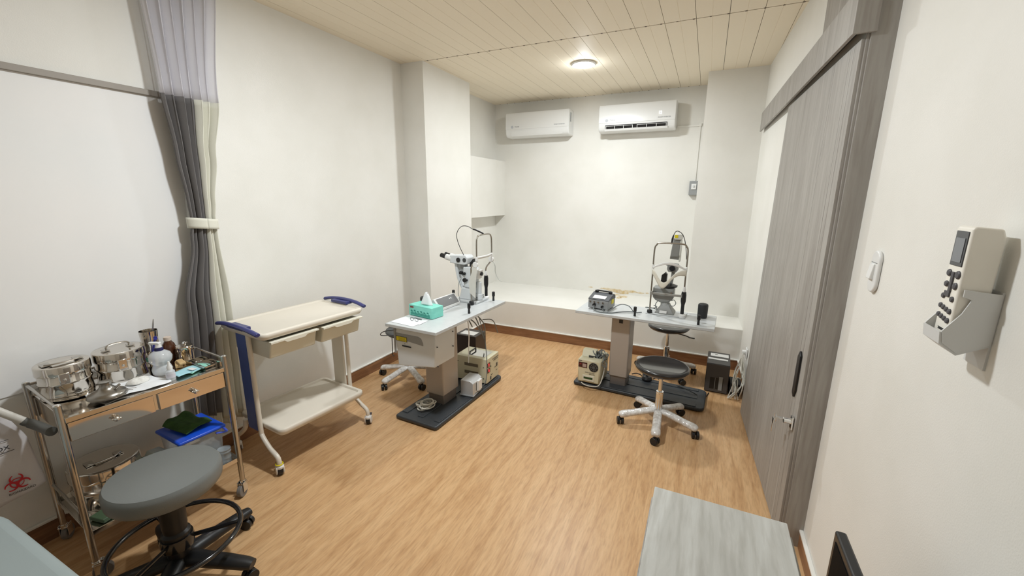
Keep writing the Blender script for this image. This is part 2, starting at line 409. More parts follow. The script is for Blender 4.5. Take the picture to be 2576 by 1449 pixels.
# ------------------------------------------------------------------ five-star stools with plastic-wrapped feet
def stool(name, label, x, y, rz, seat_z, rs, seat_m, arm_m, arm_r, wrapped, ring=None, lever=True, group=None, hub=.12, col_m=chrome):
    o = thing(name, label, 'stool', (x, y, 0), rz, group)
    t_ = .05 if wrapped else .078
    z = seat_z
    if wrapped:
        MB().lathe([(.001,z-.052),(rs*.55,z-.05),(rs*.9,z-.04),(rs*.99,z-.024),(rs,z-.012),(rs*.97,z-.003),(rs*.88,z),(rs*.84,z-.004),(.001,z-.006)], seg=48).build('seat', seat_m, o, ang=60)
        MB().lathe([(.001,z-.064),(.09,z-.064),(.10,z-.052),(.001,z-.052)]).build('seat_plate', black, o)
    else:
        MB().lathe([(.001,z-t_),(rs*.94,z-t_),(rs*.985,z-t_*.85),(rs,z-t_*.6),(rs,z-t_*.3),(rs*.985,z-.012),(rs*.95,z-.002),(rs*.8,z+.001),(.001,z+.003)], seg=64).build('seat', seat_m, o, ang=50)
        MB().lathe([(.001,z-t_-.022),(rs*.62,z-t_-.02),(rs*.90,z-t_-.006),(rs*.90,z-t_),(.001,z-t_)], seg=48).build('seat_plate', black, o)
    if wrapped:
        MB().lathe([(.0245,hub+.0),(.026,hub+.13),(.022,hub+.135),(.001,hub+.136)], seg=24).lathe([(.001,hub-.03),(.0245,hub-.03),(.0245,hub)], seg=24).build('gas_lift', col_m, o)
        MB().cyl((0,0,hub+.13), (0,0,z-.06), .014).cyl((0,0,hub+.13), (0,0,hub+.142), .025, .025).build('piston', chrome, o)
    else:
        MB().lathe([(.042,hub-.04),(.042,hub+.08),(.05,hub+.085),(.05,hub+.11),(.04,hub+.12),(.043,hub+.14),(.046,z-t_-.03),(.001,z-t_-.02)], seg=32).build('column', black, o)
    if lever:
        MB().tube(arc([(.03,-.02,z-.07),(.12,-.07,z-.078),(.16,-.09,z-.088)]), .005, 8).box((.178,-.10,z-.09), (.05,.022,.007), rz=-.5).build('lever', black, o, bevel=.002)
    for k in range(5):
        a = 2*PI*k/5; ca, sa = math.cos(a), math.sin(a)
        def P(r, h, s=0): return (r*ca - s*sa, r*sa + s*ca, h)
        m = MB()
        if wrapped:
            m.tube([P(.01,hub-.008),P(.06,hub-.006),P(arm_r*.5,hub-.022),P(arm_r*.82,.082),P(arm_r*.97,.074),P(arm_r*1.05,.064)], [.024,.031,.029,.029,.036,.022], 14, flat=(1,.78))
        else:
            m.tube([P(.01,hub-.02),P(.05,hub-.02),P(arm_r*.6,hub-.028),P(arm_r*.95,.082),P(arm_r*1.06,.078)], [.036,.038,.034,.030,.024], 12, flat=(1,.75))
        leg = m.build('leg', arm_m, o, ang=60, sub=1 if wrapped else 0)
        cz = MB()
        px, py, _ = P(arm_r, 0); off = .016
        wa = a+1.1+k*.9
        dx, dy = math.cos(wa), math.sin(wa)
        for sgn in (-1, 1):
            cxx, cyy = px+dx*.0-dy*sgn*.014, py+dy*.0+dx*sgn*.014
            cz.cyl((cxx-(-dy)*.009, cyy-dx*.009, .026), (cxx+(-dy)*.009, cyy+dx*.009, .026), .026, seg=20)
        cz.cyl((px,py,.03), (px,py,.07), .011)
        cz.build('castor', black, leg, bevel=.002)
    if ring:
        R_, zr = ring
        m = MB(); m.tube([(R_*math.cos(2*PI*k/48), R_*math.sin(2*PI*k/48), zr) for k in range(48)], .0105, 12, True)
        for k in range(3):
            a = 2*PI*k/3+.5; m.tube([(.05*math.cos(a),.05*math.sin(a),zr+.0),(R_*math.cos(a),R_*math.sin(a),zr)], .009, 10)
        m.lathe([(.043,zr-.03),(.056,zr-.03),(.06,zr),(.056,zr+.022),(.043,zr+.022)], seg=32)
        m.build('foot_ring', mat('black_gloss_metal', (22,22,24), .15, coat=.5), o)
    return o
stool('clinic_stool', 'black round stool on a plastic-wrapped star base standing in front of the right instrument table', -.178, 2.885, -1.52, .462, .18, vinyl_black, wrap, .262, True, lever=False, group='black stools on wrapped star bases')
stool('clinic_stool', 'black stool on a wrapped star base mostly hidden behind the right instrument table, lever showing', -.215, 3.865, .35, .472, .18, vinyl_black, wrap, .262, True, group='black stools on wrapped star bases')
stool('clinic_stool', 'dark stool half hidden behind the left instrument table, close to the wall', -2.27, 2.73, -1.75, .47, .18, mat('dark_grey_vinyl', (72,74,74), .5), wrap, .27, True, lever=False, group='black stools on wrapped star bases')
stool('operator_stool', 'thick grey padded stool with black foot ring in front of the steel trolley', -1.875, .738, .40, .516, .190, vinyl_grey, black, .29, False, ring=(.222,.192), lever=False, hub=.12)

# ------------------------------------------------------------------ instrument tables
def castor(parent, x, y, z_top, r, fork_m, wheel_m, ang=0, brake=None, wname='wheel'):
    ca, sa = math.cos(ang), math.sin(ang)
    cx_, cy_ = x+ca*r*.45, y+sa*r*.45
    f = MB()
    f.cyl((x,y,z_top-.022), (x,y,z_top), r*.42)
    for s_2 in (-1, 1):
        ox, oy = -sa*s_2*.016, ca*s_2*.016
        q = [(x+ox,y+oy),(cx_+ox,cy_+oy)]
        f.tube([(x+ox,y+oy,z_top-.014),(cx_+ox,cy_+oy,r)], [r*.5,r*.34], 10, flat=(.22,1) if False else (1,1)) if False else f.box(((x+cx_)/2+ox,(y+cy_)/2+oy,(z_top-.012+r)/2), (r*1.0,.003,z_top-.012-r+.012), rz=ang)
    f.box((x+ca*r*.15,y+sa*r*.15,z_top-.016), (r*1.1,.036,.005), rz=ang)
    fo = f.build('castor', fork_m, parent, bevel=.001)
    w_ = MB(); w_.cyl((cx_-sa*-.011,cy_+ca*-.011,r), (cx_+sa*-.011,cy_+ca*.011,r), r, seg=28)
    w_.build(wname, wheel_m, fo, bevel=.003)
    if brake:
        MB().box((cx_+ca*r*.9,cy_+sa*r*.9,z_top-.035), (.035,.02,.008), rz=ang).build('brake_tab', brake, fo, bevel=.002)
    return fo
def instrument_table(label, x, y, rz, L, D, h, colx, cold, pegs, base, coly=None, group='height-adjustable instrument tables'):
    """local x along the long side, column at colx; base = (x0, x1, y0, y1)"""
    o = thing('instrument_table', label, 'instrument table', (x, y, 0), rz, group)
    coly = (base[2]+base[3])/2 if coly is None else coly
    MB().box((0,0,h-.0125), (L,D,.023)).build('tabletop', [lt_grey], o, bevel=.003)
    MB().box((0,0,h-.032), (L*.86,D*.72,.016)).build('support_frame', grey_pl, o)
    bx0, bx1, by0, by1 = base; r = .05
    n = 6; q = []
    for (cx_, cy_, a0) in ((bx1-r,by1-r,0),(bx0+r*.4,by1-r*.4,1),(bx0+r*.4,by0+r*.4,2),(bx1-r,by0+r,3)):
        rr = r if a0 in (0,3) else r*.4
        for k in range(n+1):
            a = a0*PI/2 + PI/2*k/n; q.append((cx_+rr*math.cos(a), cy_+rr*math.sin(a)))
    m = MB(); m.prism(q, 2, .006, .034)
    bo = m.build('base', dark_base, o, bevel=.009, seg=3)
    m = MB()
    for yy in (by0+.04, (by0+by1)/2, by1-.04): m.box(((bx0+bx1)/2,yy,.036), (bx1-bx0-.12,.05,.006))
    m.build('base_ridges', dark_base, bo, bevel=.002)
    m = MB()
    for sx in (bx0+.04, bx1-.04):
        for yy in (by0+.035, by1-.035): m.cyl((sx,yy-.01,.012), (sx,yy+.01,.012), .012)
    m.build('base_rollers', black, bo)
    cw, cdp = cold
    MB().box((colx,coly,.09), (cw*.86,cdp*.86,.12)).build('column_sleeve', mat('dark_column', (128,120,114), .4, .3), o, bevel=.006)
    m = MB(); m.box((colx,coly,(.11+h-.04)/2), (cw,cdp,h-.15)).build('column', col_metal, o, bevel=.01, seg=3)
    for (px, py, ph) in pegs:
        MB().lathe([(.001,h),(.0095,h),(.0085,h+ph*.45),(.0125,h+ph*.55),(.0125,h+ph*.95),(.010,h+ph),(.001,h+ph)], (px,py,0), 16).build('peg_handle', black, o)
    return o
def to_local(x0, y0, rz, x, y):
    dx, dy = x-x0, y-y0; c_, s_ = math.cos(rz), math.sin(rz); return (dx*c_+dy*s_, -dx*s_+dy*c_)
# left table: long side runs into the room
T1 = (-1.72, 2.60, math.radians(87.5), .73)
L1 = lambda x, y: to_local(T1[0], T1[1], T1[2], x, y)
t1 = instrument_table('pale grey instrument table carrying the tissue box, white box hung under its near end', T1[0], T1[1], T1[2], .955, .44, T1[3],
    L1(-1.745,2.5)[0], (.20,.165), [(*L1(-1.56,2.60),.078), (*L1(-1.575,3.03),.078), (*L1(-1.91,2.93),.08)], (-.47,.50,-.185,.185), L1(-1.752,2.5)[1])
# hanging supply box with laser warning label
hb = MB(); hb.prism([(-.165,.455),(.16,.41),(.18,.69),(-.175,.69)], 0, -.43, -.20)
sb = hb.build('supply_box', whitish, t1, bevel=.006)
sb.rotation_euler = (0,0,0)
fx = -.4315
m = MB(); m.prism([(.172,.618),(.172,.655),(-.03,.655),(-.055,.645),(-.07,.615),(-.072,.596)], 0, fx-.001, fx+.002); m.build('recess', grey_pl, sb)
m = MB(); m.box((fx-.0012,.118,.617), (.002,.098,.036)).build('label_border', darkprint, sb)
m = MB(); m.box((fx-.0022,.118,.617), (.002,.091,.030)); yl = m.build('warning_label', yellow, sb)
for i, zz in enumerate((.626,.619,.612,.606)):
    m_ = MB().box((fx-.0034,.112,zz), (.0006,.07-.012*(i%2),.0014)).build('label_text', darkprint, yl)
text('0194', .006, darkprint, sb, (fx-.002,.09,.585), (PI/2,0,-PI/2))
MB().box((fx-.0015,.075,.568), (.003,.08,.010)).build('slot', black, sb, bevel=.002)
m = MB()
for (xx, zz) in ((-.41,.60),(-.41,.46),(-.23,.66),(-.23,.55)): m.cyl((xx,-.1795,zz), (xx,-.171,zz), .004, seg=10)
m.build('screws', darkprint, sb)
MB().box((-.434,.177,.60), (.005,.016,.19)).build('edge_strip', grey_pl, sb)
# right table: long side across the room
T2 = (-.38, 3.39, math.radians(-3), .68)
L2 = lambda x, y: to_local(T2[0], T2[1], T2[2], x, y)
t2 = instrument_table('pale grey instrument table with power supply on top, across the back right of the room', T2[0], T2[1], T2[2], 1.045, .385, T2[3],
    L2(-.545,3.47)[0], (.155,.17), [(*L2(-.439,3.265),.075), (*L2(.022,3.235),.075)], (-.525,.515,-.165,.20))
MB().box((L2(-.545,3.47)[0]-.0,-.069,.60), (.03,.002,.03)).build('cable_hole', black, t2)

# ------------------------------------------------------------------ slit lamps
def head_frame(o, W=.115, jog=.055, top=.565, chin=.29, bar=.175):
    """patient frame: local x across, -y towards the patient"""
    l = MB(); l.tube([(-W,0,.012),(-W,0,chin+.01),(-W,-jog*.2,chin+.04),(-W,-jog*.9,chin+.07)], .0062); l.build('left_post', tubem, o)
    u = MB(); u.tube(arc([(-W,-jog,chin+.05),(-W,-jog,top-.06),(-W+.012,-jog,top-.018),(-W+.045,-jog,top),(W-.045,-jog,top),(W-.012,-jog,top-.018),(W,-jog,top-.06),(W,-jog,chin+.08),(W,-jog*.8,chin+.04),(W,0,chin-.02),(W,0,.19)], 6), .0062)
    u.build('head_bar', tubem, o)
    MB().lathe([(.001,0),(.02,0),(.02,.028),(.008,.034)], (-W,0,0), 18).build('post_collar', black, o)
    MB().lathe([(.001,.0),(.026,0),(.026,.018),(.014,.028),(.001,.028)], (W,0,0), 18).build('grip_foot', white_pl, o)
    MB().lathe([(.001,.028),(.013,.028),(.013,.10),(.019,.13),(.0195,.18),(.016,.205),(.001,.205)], (W,0,0), 20).build('hand_grip', black, o)
    MB().lathe([(.001,.205),(.010,.205),(.012,.225),(.008,.245),(.001,.245)], (W,0,0), 16).build('grip_neck', white_pl, o)
    MB().box((-W,-jog,chin+.09), (.016,.02,.04)).box((W,-jog,chin+.09), (.016,.02,.04)).build('band_clip', white_pl, o, bevel=.003)
def fixation_light(o, pen, path):
    f = MB(); f.tube(pen, [.003,.006,.0075,.0065,.005], 10).tube(arc(path, 8), .0027, 8)
    f.build('fixation_light', black, o)
# -- left instrument (laser slit lamp), operator side towards -X
o = thing('slit_lamp', 'white slit lamp microscope with binocular eyepieces on the left instrument table', 'slit lamp', (-1.667, 2.945, T1[3]), math.radians(87), 'slit lamps on the instrument tables')
head_frame(o)
Q = lambda X, z, x=0: (x, -(X+1.692), z-.73)      # side-on coordinates of the microscope
def P2(pts): return [(-(X+1.692), z-.73) for X, z in pts]
MB().prism(P2([(-1.945,1.047),(-1.80,1.040),(-1.772,1.05),(-1.765,1.10),(-1.785,1.121),(-1.945,1.112)]), 0, -.055, .045).build('microscope_head', whitish, o, bevel=.006)
for sx in (-.034, .026):
    ep = MB(); ep.cyl(Q(-1.935,1.083,sx), Q(-1.995,1.094,sx), .025); e0 = ep.build('ocular_tube', white_pl, o, bevel=.004)
    MB().cyl(Q(-1.995,1.094,sx), Q(-2.05,1.106,sx), .019).build('eyepiece', black, e0, bevel=.003)
MB().cyl(Q(-1.855,1.08,-.055), Q(-1.855,1.08,-.064), .019).build('drum_knob', black, o, bevel=.002)
MB().cyl(Q(-1.795,1.083,-.055), Q(-1.795,1.083,-.061), .017).build('drum_knob', mat('smoked_plastic', (60,62,62), .3), o, bevel=.002)
arm = [(-1.905,1.04),(-1.90,.99),(-1.885,.93),(-1.865,.875),(-1.842,.835)]
m = MB(); m.prism(P2([(-1.915,1.045),(-1.908,.985),(-1.893,.92),(-1.87,.865),(-1.848,.83),(-1.835,.84),(-1.852,.875),(-1.872,.925),(-1.884,.985),(-1.89,1.045)]), 0, -.03, .03).build('support_arm', whitish, o, bevel=.003)
m = MB(); m.prism(P2([(-1.865,1.04),(-1.86,.96),(-1.835,.93),(-1.82,.93),(-1.815,1.04)]), 0, -.02, .025).build('inner_arm', grey_pl, o, bevel=.003)
m = MB(); m.prism(P2([(-1.818,1.022),(-1.722,1.026),(-1.712,1.015),(-1.712,.87),(-1.73,.846),(-1.80,.850),(-1.818,.87)]), 0, -.045, .04)
tw = m.build('lamp_housing', whitish, o, bevel=.007)
MB().tube([Q(-1.712,1.02,-.046),Q(-1.714,.87,-.046),Q(-1.73,.848,-.046),Q(-1.80,.851,-.046)], .0035, 8).build('housing_trim', grey_pl, tw)
m = MB(); m.prism(P2([(-1.768,1.02),(-1.722,1.02),(-1.724,1.062),(-1.733,1.066),(-1.736,1.094),(-1.752,1.072),(-1.768,1.058)]), 0, -.022, .022).build('black_cap', black, o, bevel=.003)
for (X_, z_, r_) in ((-1.80,.968,.012),(-1.798,.913,.018),(-1.778,.915,.008)):
    MB().cyl(Q(X_,z_,-.045), Q(X_,z_,-.062), r_).build('control_knob', black, o, bevel=.002)
MB().cyl(Q(-1.835,.967,-.03), Q(-1.862,.967,-.03), .014).build('control_knob', black, o, bevel=.002)
MB().cyl(Q(-1.70,.975,.0), Q(-1.655,.970,.0), .015).build('control_knob', black, o, bevel=.003)
m = MB(); m.prism(P2([(-1.712,1.01),(-1.665,1.0),(-1.68,.93),(-1.712,.92)]), 0, -.03, .03).build('mirror_housing', white_pl, o, bevel=.004)
m = MB(); m.cyl(Q(-1.69,.90), Q(-1.69,.78), .022).cyl(Q(-1.69,.80), Q(-1.69,.75), .028); m.build('pivot_column', whitish, o, bevel=.004)
m = MB(); m.prism(P2([(-1.835,.846),(-1.73,.846),(-1.715,.80),(-1.70,.748),(-1.86,.748),(-1.845,.80)]), 0, -.05, .05).build('instrument_base', whitish, o, bevel=.006)
m = MB(); m.prism([(-.09,-.03),(.09,-.03),(.085,.20),(-.085,.20)], 2, 0, .018).build('slide_plate', lt_grey, o, bevel=.004)
# shields and straps
m = MB(); m.prism([(-.055,.345),(-.022,.335),(-.01,.27),(.02,.19),(.01,.10),(-.045,.06),(-.05,.20),(-.06,.30)], 0, -.123, -.121); m.build('breath_shield', mat('frosted_plastic', (228,226,218), .4, alpha=.75), o)
m = MB(); m.cyl((-.125,-.045,.335),(-.112,-.045,.335), .024).cyl((.108,-.05,.35),(.125,-.05,.35), .024).build('bracket', white_pl, o, bevel=.003)
m = MB(); m.tube(arc([(.118,-.06,.34),(.12,-.085,.30),(.12,-.09,.24),(.12,-.12,.185),(.12,-.15,.17)]), .005, 8, flat=(1,.5)); m.build('loose_strap', mat('grey_strap', (176,178,172), .5), o)
m = MB(); m.grid(lambda u, v: (-.115+.23*u, -.06-.02*math.sin(PI*u), .38+.02*v+.008*u), 16, 2); m.build('forehead_band', white_pl, o, solid=.003)
fixation_light(o, [(.006,-.055,.566),(-.004,-.045,.575),(-.03,-.02,.594),(-.05,.0,.606),(-.062,.012,.610)],
    [(-.062,.012,.610),(-.07,.06,.632),(-.07,.115,.628),(-.065,.160,.585),(-.06,.170,.53),(-.055,.145,.455),(-.05,.112,.392)])
m = MB(); m.tube(arc([(-.06,.14,.19),(-.066,.157,.15),(-.08,.155,.08),(-.10,.125,.02),(-.112,.128,.006),(-.115,.15,.004)]), .0022, 8); m.build('thin_cable', cabm_g, o)
m = MB(); m.tube([(.06,-.02,.01)]+[(.02+.06*math.cos(a*.7),.02+.04*math.sin(a*.7),.022+.0015*a) for a in range(1,22)], .003, 8); m.build('coiled_cable', cabm_g, o)
# console with sloping screen
o = thing('control_console', 'grey sloping control console between tissue box and left slit lamp', 'control console', (-1.825, 2.69, T1[3]), math.radians(87))
MB().prism([(-.05,0),(.075,0),(.075,.02),(.025,.085),(.008,.088),(-.05,.02)], 0, -.145, .125).build('console_body', white_pl, o, bevel=.004)
m = MB(); m.box((-.01,-.0235,.056), (.235,.003,.078), rot=Matrix.Rotation(-.70,3,'X')).build('console_screen', mat('screen_grey', (128,128,128), .25), o, bevel=.001)
m = MB()
for i, zz in enumerate((.006,.0)): m.box((.02+.02*i,-.018,.066), (.008,.003,.012), rot=Matrix.Rotation(-.7,3,'X'))
m.build('screen_readout', white_pl, o)

# -- right instrument, patient side towards the camera
o = thing('slit_lamp', 'grey slit lamp facing the camera through its chrome head frame on the right instrument table', 'slit lamp', (-.222, 3.395, T2[3]), math.radians(-3), 'slit lamps on the instrument tables')
head_frame(o, W=.122, jog=.0, top=.572)
MB().box((.0,-.005,.17), (.245,.014,.018)).box((-.118,-.005,.172), (.022,.022,.03)).box((.12,-.005,.172), (.026,.022,.032)).build('chin_rest_bar', mat('dull_grey', (150,148,142), .4), o, bevel=.004)
MB().box((.03,-.005,.186), (.006,.006,.018)).build('bar_pin', tubem, o)
m = MB(); m.grid(lambda u, v: (-.122+.244*u, -.012-.045*math.sin(PI*u), .378+.046*math.sin(PI*u)+(.013+.008*math.sin(PI*u))*(v-.5)), 24, 3); m.build('forehead_band', white_pl, o, solid=.004)
def sag(u, v):
    z = .368-.112*math.exp(-((u-.36)/.27)**2)-.012*u
    return (-.122+.25*u, -.02-.05*math.sin(PI*u), z+(.042+.012*math.sin(7*u))*(v-.5))
m = MB(); m.grid(sag, 30, 3); m.build('chin_paper', mat('ivory_paper', (226,222,208), .6), o, solid=.002)
fixation_light(o, [(.0,.002,.566),(.001,.0,.585),(.003,-.002,.605),(.006,-.002,.622),(.009,-.002,.636)],
    [(.009,-.002,.636),(.022,0,.664),(.045,.0,.666),(.075,.0,.64),(.096,.01,.58),(.11,.012,.50),(.115,.012,.455)])
gl = mat('instrument_grey', (142,143,140), .4)
m = MB(); m.prism([(-.024,.43),(.044,.427),(.046,.60),(-.008,.60)], 1, .16, .215); tw = m.build('lamp_tower', gl, o, bevel=.004)
MB().box((.03,.17,.612), (.058,.06,.045)).build('tower_cap', mat('light_cap', (214,215,208), .4), tw, bevel=.006)
MB().box((.014,.1385,.616), (.026,.002,.022)).build('warning_sticker', yellow, tw)
MB().box((.052,.17,.50), (.012,.05,.17)).build('tower_side', mat('light_cap', (214,215,208)), tw, bevel=.003)
m = MB(); m.prism([(-.018,.338),(.038,.334),(.052,.350),(.052,.398),(-.028,.402),(-.028,.356)], 1, .08, .16); hd = m.build('objective_housing', gl, o, bevel=.004)
MB().cyl((.012,.082,.368),(.012,.066,.368), .023, .021, 28).build('objective_lens', mat('dark_lens', (18,22,30), .08), hd)
MB().cyl((-.036,.1,.39),(-.024,.1,.39), .006).cyl((.05,.1,.385),(.066,.1,.385), .008).build('side_knob', black, hd)
m = MB(); m.prism([(.008,.355),(.035,.352),(.02,.24),(.0,.24)], 1, .10, .13); m.build('reflector_arm', gl, o, bevel=.002)
m = MB(); m.prism([(-.064,.235),(-.022,.235),(-.020,.318),(-.030,.326),(-.034,.336),(-.046,.322),(-.060,.312)], 1, .05, .10); m.build('black_cap', black, o, bevel=.003)
m = MB(); m.lathe([(.001,.222),(.062,.218),(.066,.230),(.03,.242),(.001,.244)], (-.002,.085,0), 28); m.build('swivel_plate', black, o)
m = MB(); m.prism([(-.115,.215),(.045,.21),(.045,.13),(.01,.095),(-.05,.09),(-.09,.105),(-.115,.13)], 1, .03, .13); m.build('arm_body', gl, o, bevel=.012, seg=3)
MB().cyl((-.115,.02,.165),(-.085,.03,.165), .012).build('control_knob', black, o, bevel=.003)
MB().cyl((-.02,.075,.105),(-.02,.075,.15), .026).cyl((-.02,.075,.055),(-.018,.075,.10), .034).build('pivot_column', mat('light_grey_metal', (178,180,178), .35), o, bevel=.003)
m = MB(); m.lathe([(.105,.004),(.10,.016),(.055,.060),(.04,.085),(.001,.087)], (-.012,.075,0), 4); sb_ = m.build('instrument_base', gl, o, bevel=.006); 
for v in sb_.data.vertices:
    x_, y_ = v.co.x+.012, v.co.y-.075; c_ = math.cos(PI/4); v.co.x = -.012+(x_*c_-y_*c_)*1.0; v.co.y = .075+(x_*c_+y_*c_)*.9
MB().box((-.02,.005,.022), (.055,.002,.022), rot=Matrix.Rotation(-.25,3,'X')).build('base_label', white_pl, o)
MB().box((-.0,.06,.003), (.30,.16,.006)).build('slide_plate', lt_grey, o, bevel=.002)
m = MB(); m.tube(arc([(-.03,.05,.12),(-.06,.04,.115),(-.085,.03,.07),(-.07,.025,.035),(-.055,.04,.03)]), .0032, 8).tube(arc([(.03,.06,.11),(.05,.05,.12),(.065,.05,.095),(.05,.05,.07),(.025,.05,.072)]), .0028, 8)
m.tube([(-.12+.045*math.cos(a*.5),.05+.03*math.sin(a*.5),.02+.002*a) for a in range(16)], .0035, 8).build('looped_cable', cabm_g, o)

# -- things on the right table
o = thing('laser_supply', 'small grey power supply with black carry handle and sockets on the right instrument table', 'power supply', (-.735, 3.40, T2[3]), math.radians(-9))
MB().box((0,0,.045), (.175,.16,.072)).build('housing', grey_pl, o, bevel=.004)
MB().prism([(-.081,.082),(-.081,.086),(.04,.125),(.075,.11),(.082,.082)], 0, -.09, .09).build('top_cover', mat('charcoal_plastic', (66,68,72), .45), o, bevel=.004)
m = MB()
for sx in (-.06, .06): m.box((sx,.035,.125), (.03,.02,.03))
m.box((0,.042,.136), (.13,.016,.012)).build('carry_handle', black, o, bevel=.004)
MB().box((0,-.045,.1008), (.11,.05,.0016), rot=Matrix.Rotation(.31,3,'X')).build('paper_label', white_pl, o)
MB().box((.0885,.02,.07), (.002,.05,.05)).build('warning_label', yellow, o)
m = MB()
for sx in (-.065,-.03,.005,.045): m.cyl((sx,-.08,.065), (sx,-.092,.065), .006)
m.build('control_knobs', chrome, o)
m = MB(); m.cyl((-.03,-.08,.04),(-.03,-.096,.04), .013).cyl((.04,-.08,.03),(.04,-.094,.03), .011); m.build('sockets', black, o)
for sx in (-.06,.0,.06): pass
m = MB()
for sx in (-.07,.07):
    for sy_ in (-.06,.06): m.cyl((sx,sy_,0), (sx,sy_,.012), .012)
m.build('feet', white_pl, o)
m = MB(); m.cyl((-.103,.03,.035),(-.088,.03,.035), .01).box((-.115,.03,.035), (.02,.006,.014)); m.build('key_switch', chrome, o)
m = MB(); m.tube(arc([(-.775,3.30,.718),(-.77,3.268,.70),(-.74,3.245,.688),(-.68,3.235,.686),(-.62,3.25,.686),(-.56,3.30,.688),(-.50,3.34,.688),(-.44,3.36,.688)]), .0045, 8)
m.tube(arc([(-.70,3.30,.708),(-.69,3.27,.69),(-.655,3.262,.686),(-.61,3.30,.72),(-.56,3.33,.745),(-.50,3.34,.735),(-.455,3.35,.688),(-.40,3.37,.688)]), .0035, 8)
wld(m.build('power_lead', cabm_g), o)
def canister(x, y, z, label):
    m = MB(); m.lathe([(.001,0),(.033,0),(.036,.01),(.037,.10),(.034,.108),(.028,.112),(.001,.112)], (x,y,z), 40)
    return tag(m.build('black_canister', mat('matt_black', (40,42,44), .55)), label, 'cylinder', 'black cylinders on the instrument tables')
canister(.045, 3.455, T2[3], 'matt black cylinder standing at the right end of the right instrument table')
canister(-1.905, 2.522, T1[3], 'matt black cylinder standing behind the turquoise tissue box')

# -- things on the left table
tq = mat('turquoise_card', (140,222,205), .5, var=(126,212,196), vs=(14,14,40)); tqd = mat('dark_teal_print', (44,142,128), .6)
o = thing('tissue_box', 'turquoise patterned tissue box with a white tissue pulled up, on the left instrument table', 'tissue box', (-1.818, 2.415, T1[3]), math.radians(-9))
bx = MB().box((0,0,.042), (.235,.118,.082)).build('carton', tq, o, bevel=.003)
m = MB()
for k in range(34):
    hh = .012+.010*abs(math.sin(k*1.3)); m.box((-.098+k*.0058,-.0595,.010+hh/2), (.003,.0012,hh))
for k in range(6):
    xx = -.09+k*.033
    m.ball((xx,-.0597,.038+.004*(k%2)), .008, 10, (1.3,.08,.7)); m.box((xx+.01,-.0597,.03), (.003,.001,.018))
m.box((0,-.0595,.004), (.20,.0012,.005)); m.build('printed_pattern', tqd, bx)
MB().box((-.085,-.06,.066), (.034,.0016,.012)).build('logo_patch', mat('dark_red_patch', (130,60,58), .5), bx)
MB().lathe([(.001,0),(.048,0),(.048,.0012),(.001,.0012)], (.005,0,.083), 24, sx=1, sy=.45).build('opening', tqd, bx)
def tis(u, v):
    a = u*2*PI; r = (1-v)**.8
    w_ = .045*r+.012; 
    return (.004+math.cos(a)*w_*(1+.12*math.sin(3*a))+.006*v, math.sin(a)*(.016*r+.005)*(1+.3*math.sin(2*a+1)), .082+.092*v-.006*math.cos(2*a)*v)
m = MB(); m.grid(tis, 32, 8); m.build('tissue', paper, o, solid=.0012, ang=80)
m = MB(); m.box((-1.835,2.235,T1[3]+.0008), (.215,.145,.0015), rz=-.12).box((-1.80,2.25,T1[3]+.0022), (.16,.11,.0012), rz=.06)
tag(m.build('paper_sheet', paper), 'white sheets lying at the near end of the left instrument table', 'paper')
o = thing('eyeglasses', 'small pair of folded glasses lying on the white sheets before the tissue box', 'glasses', (-1.80, 2.25, T1[3]+.003), -.1)
gm = MB()
for sx in (-.022,.022): gm.tube([(sx+.015*math.cos(a), .0, .013+.011*math.sin(a)) for a in [2*PI*k/18 for k in range(18)]], .0014, 6, True)
gm.tube([(-.008,0,.017),(0,0,.02),(.008,0,.017)], .0014, 6); gm.build('rim', black, o)
gm = MB(); gm.tube([(-.037,0,.017),(-.034,.05,.006),(.02,.056,.003)], .0014, 6).tube([(.037,0,.017),(.034,.04,.006),(-.02,.045,.004)], .0014, 6); gm.build('temple', black, o)

# -- equipment standing on the left base
def regulator(o, W, D, H): pass
o = thing('voltage_regulator', 'beige voltage regulator with two red digital readouts on the left table base', 'voltage regulator', (-1.695, 2.955, .042), math.radians(0))
MB().box((0,0,.115), (.30,.22,.215)).build('housing', beige_metal, o, bevel=.003)
m = MB()
for zz in (.155,.085):
    m = MB().box((.001,-.1102,zz), (.134,.002,.027))
    for k in range(22): m.box((-.06+k*.0058,-.1115,zz), (.003,.003,.026))
    m.build('vent_panel', mat('dark_vent', (128,118,100), .7), o)
MB().box((.03,0,.2235), (.16,.14,.003)).build('top_tray', chrome, o, bevel=.001)
MB().tube([(-.045,-.05,.224),(-.045,-.05,.243),(-.045,.05,.243),(-.045,.05,.224)], .006, 8).build('carry_handle', black, o)
for i, (zz, tx) in enumerate(((.165,'2'),(.115,'5'))):
    f = MB().box((.151,-.075,zz), (.003,.048,.038)).build('readout_window', mat('readout_dark_red', (70,10,14), .2), o)
    text(tx, .034, mat('red_digits', (255,50,60), .4, emit=4), f, (.1535,-.075,zz), (PI/2,0,PI/2), 'red_digits', sx=.9)
m = MB(); m.cyl((.15,-.04,.142),(.154,-.04,.142), .006); m.build('indicator', mat('dark_green', (30,70,40), .3), o)
for (yy, zz, tx, sz) in ((.05,.19,'VOLTAGE REGULATOR',.011),(.05,.175,'AUTOMATIC AVR',.010),(.06,.105,'OUTPUT',.014),(-.02,.06,'INPUT',.012),(.07,.07,'220 V',.010)):
    text(tx, sz, darkprint, o, (.1512,yy,zz), (PI/2,0,PI/2))
m = MB(); m.box((.1515,.075,.12), (.002,.018,.03)).box((.1515,-.04,.035), (.002,.016,.03)); m.build('sockets', darkprint, o)
m = MB()
for (xx, zz) in ((.12,.15),(.12,.05),(-.13,.17)): m.cyl((xx,-.1135,zz),(xx,-.109,zz), .004)
m.build('screws', darkprint, o)
o = thing('transformer_box', 'small plain pale grey box on the left base in front of the beige regulator', 'transformer box', (-1.602, 2.692, .042), math.radians(4))
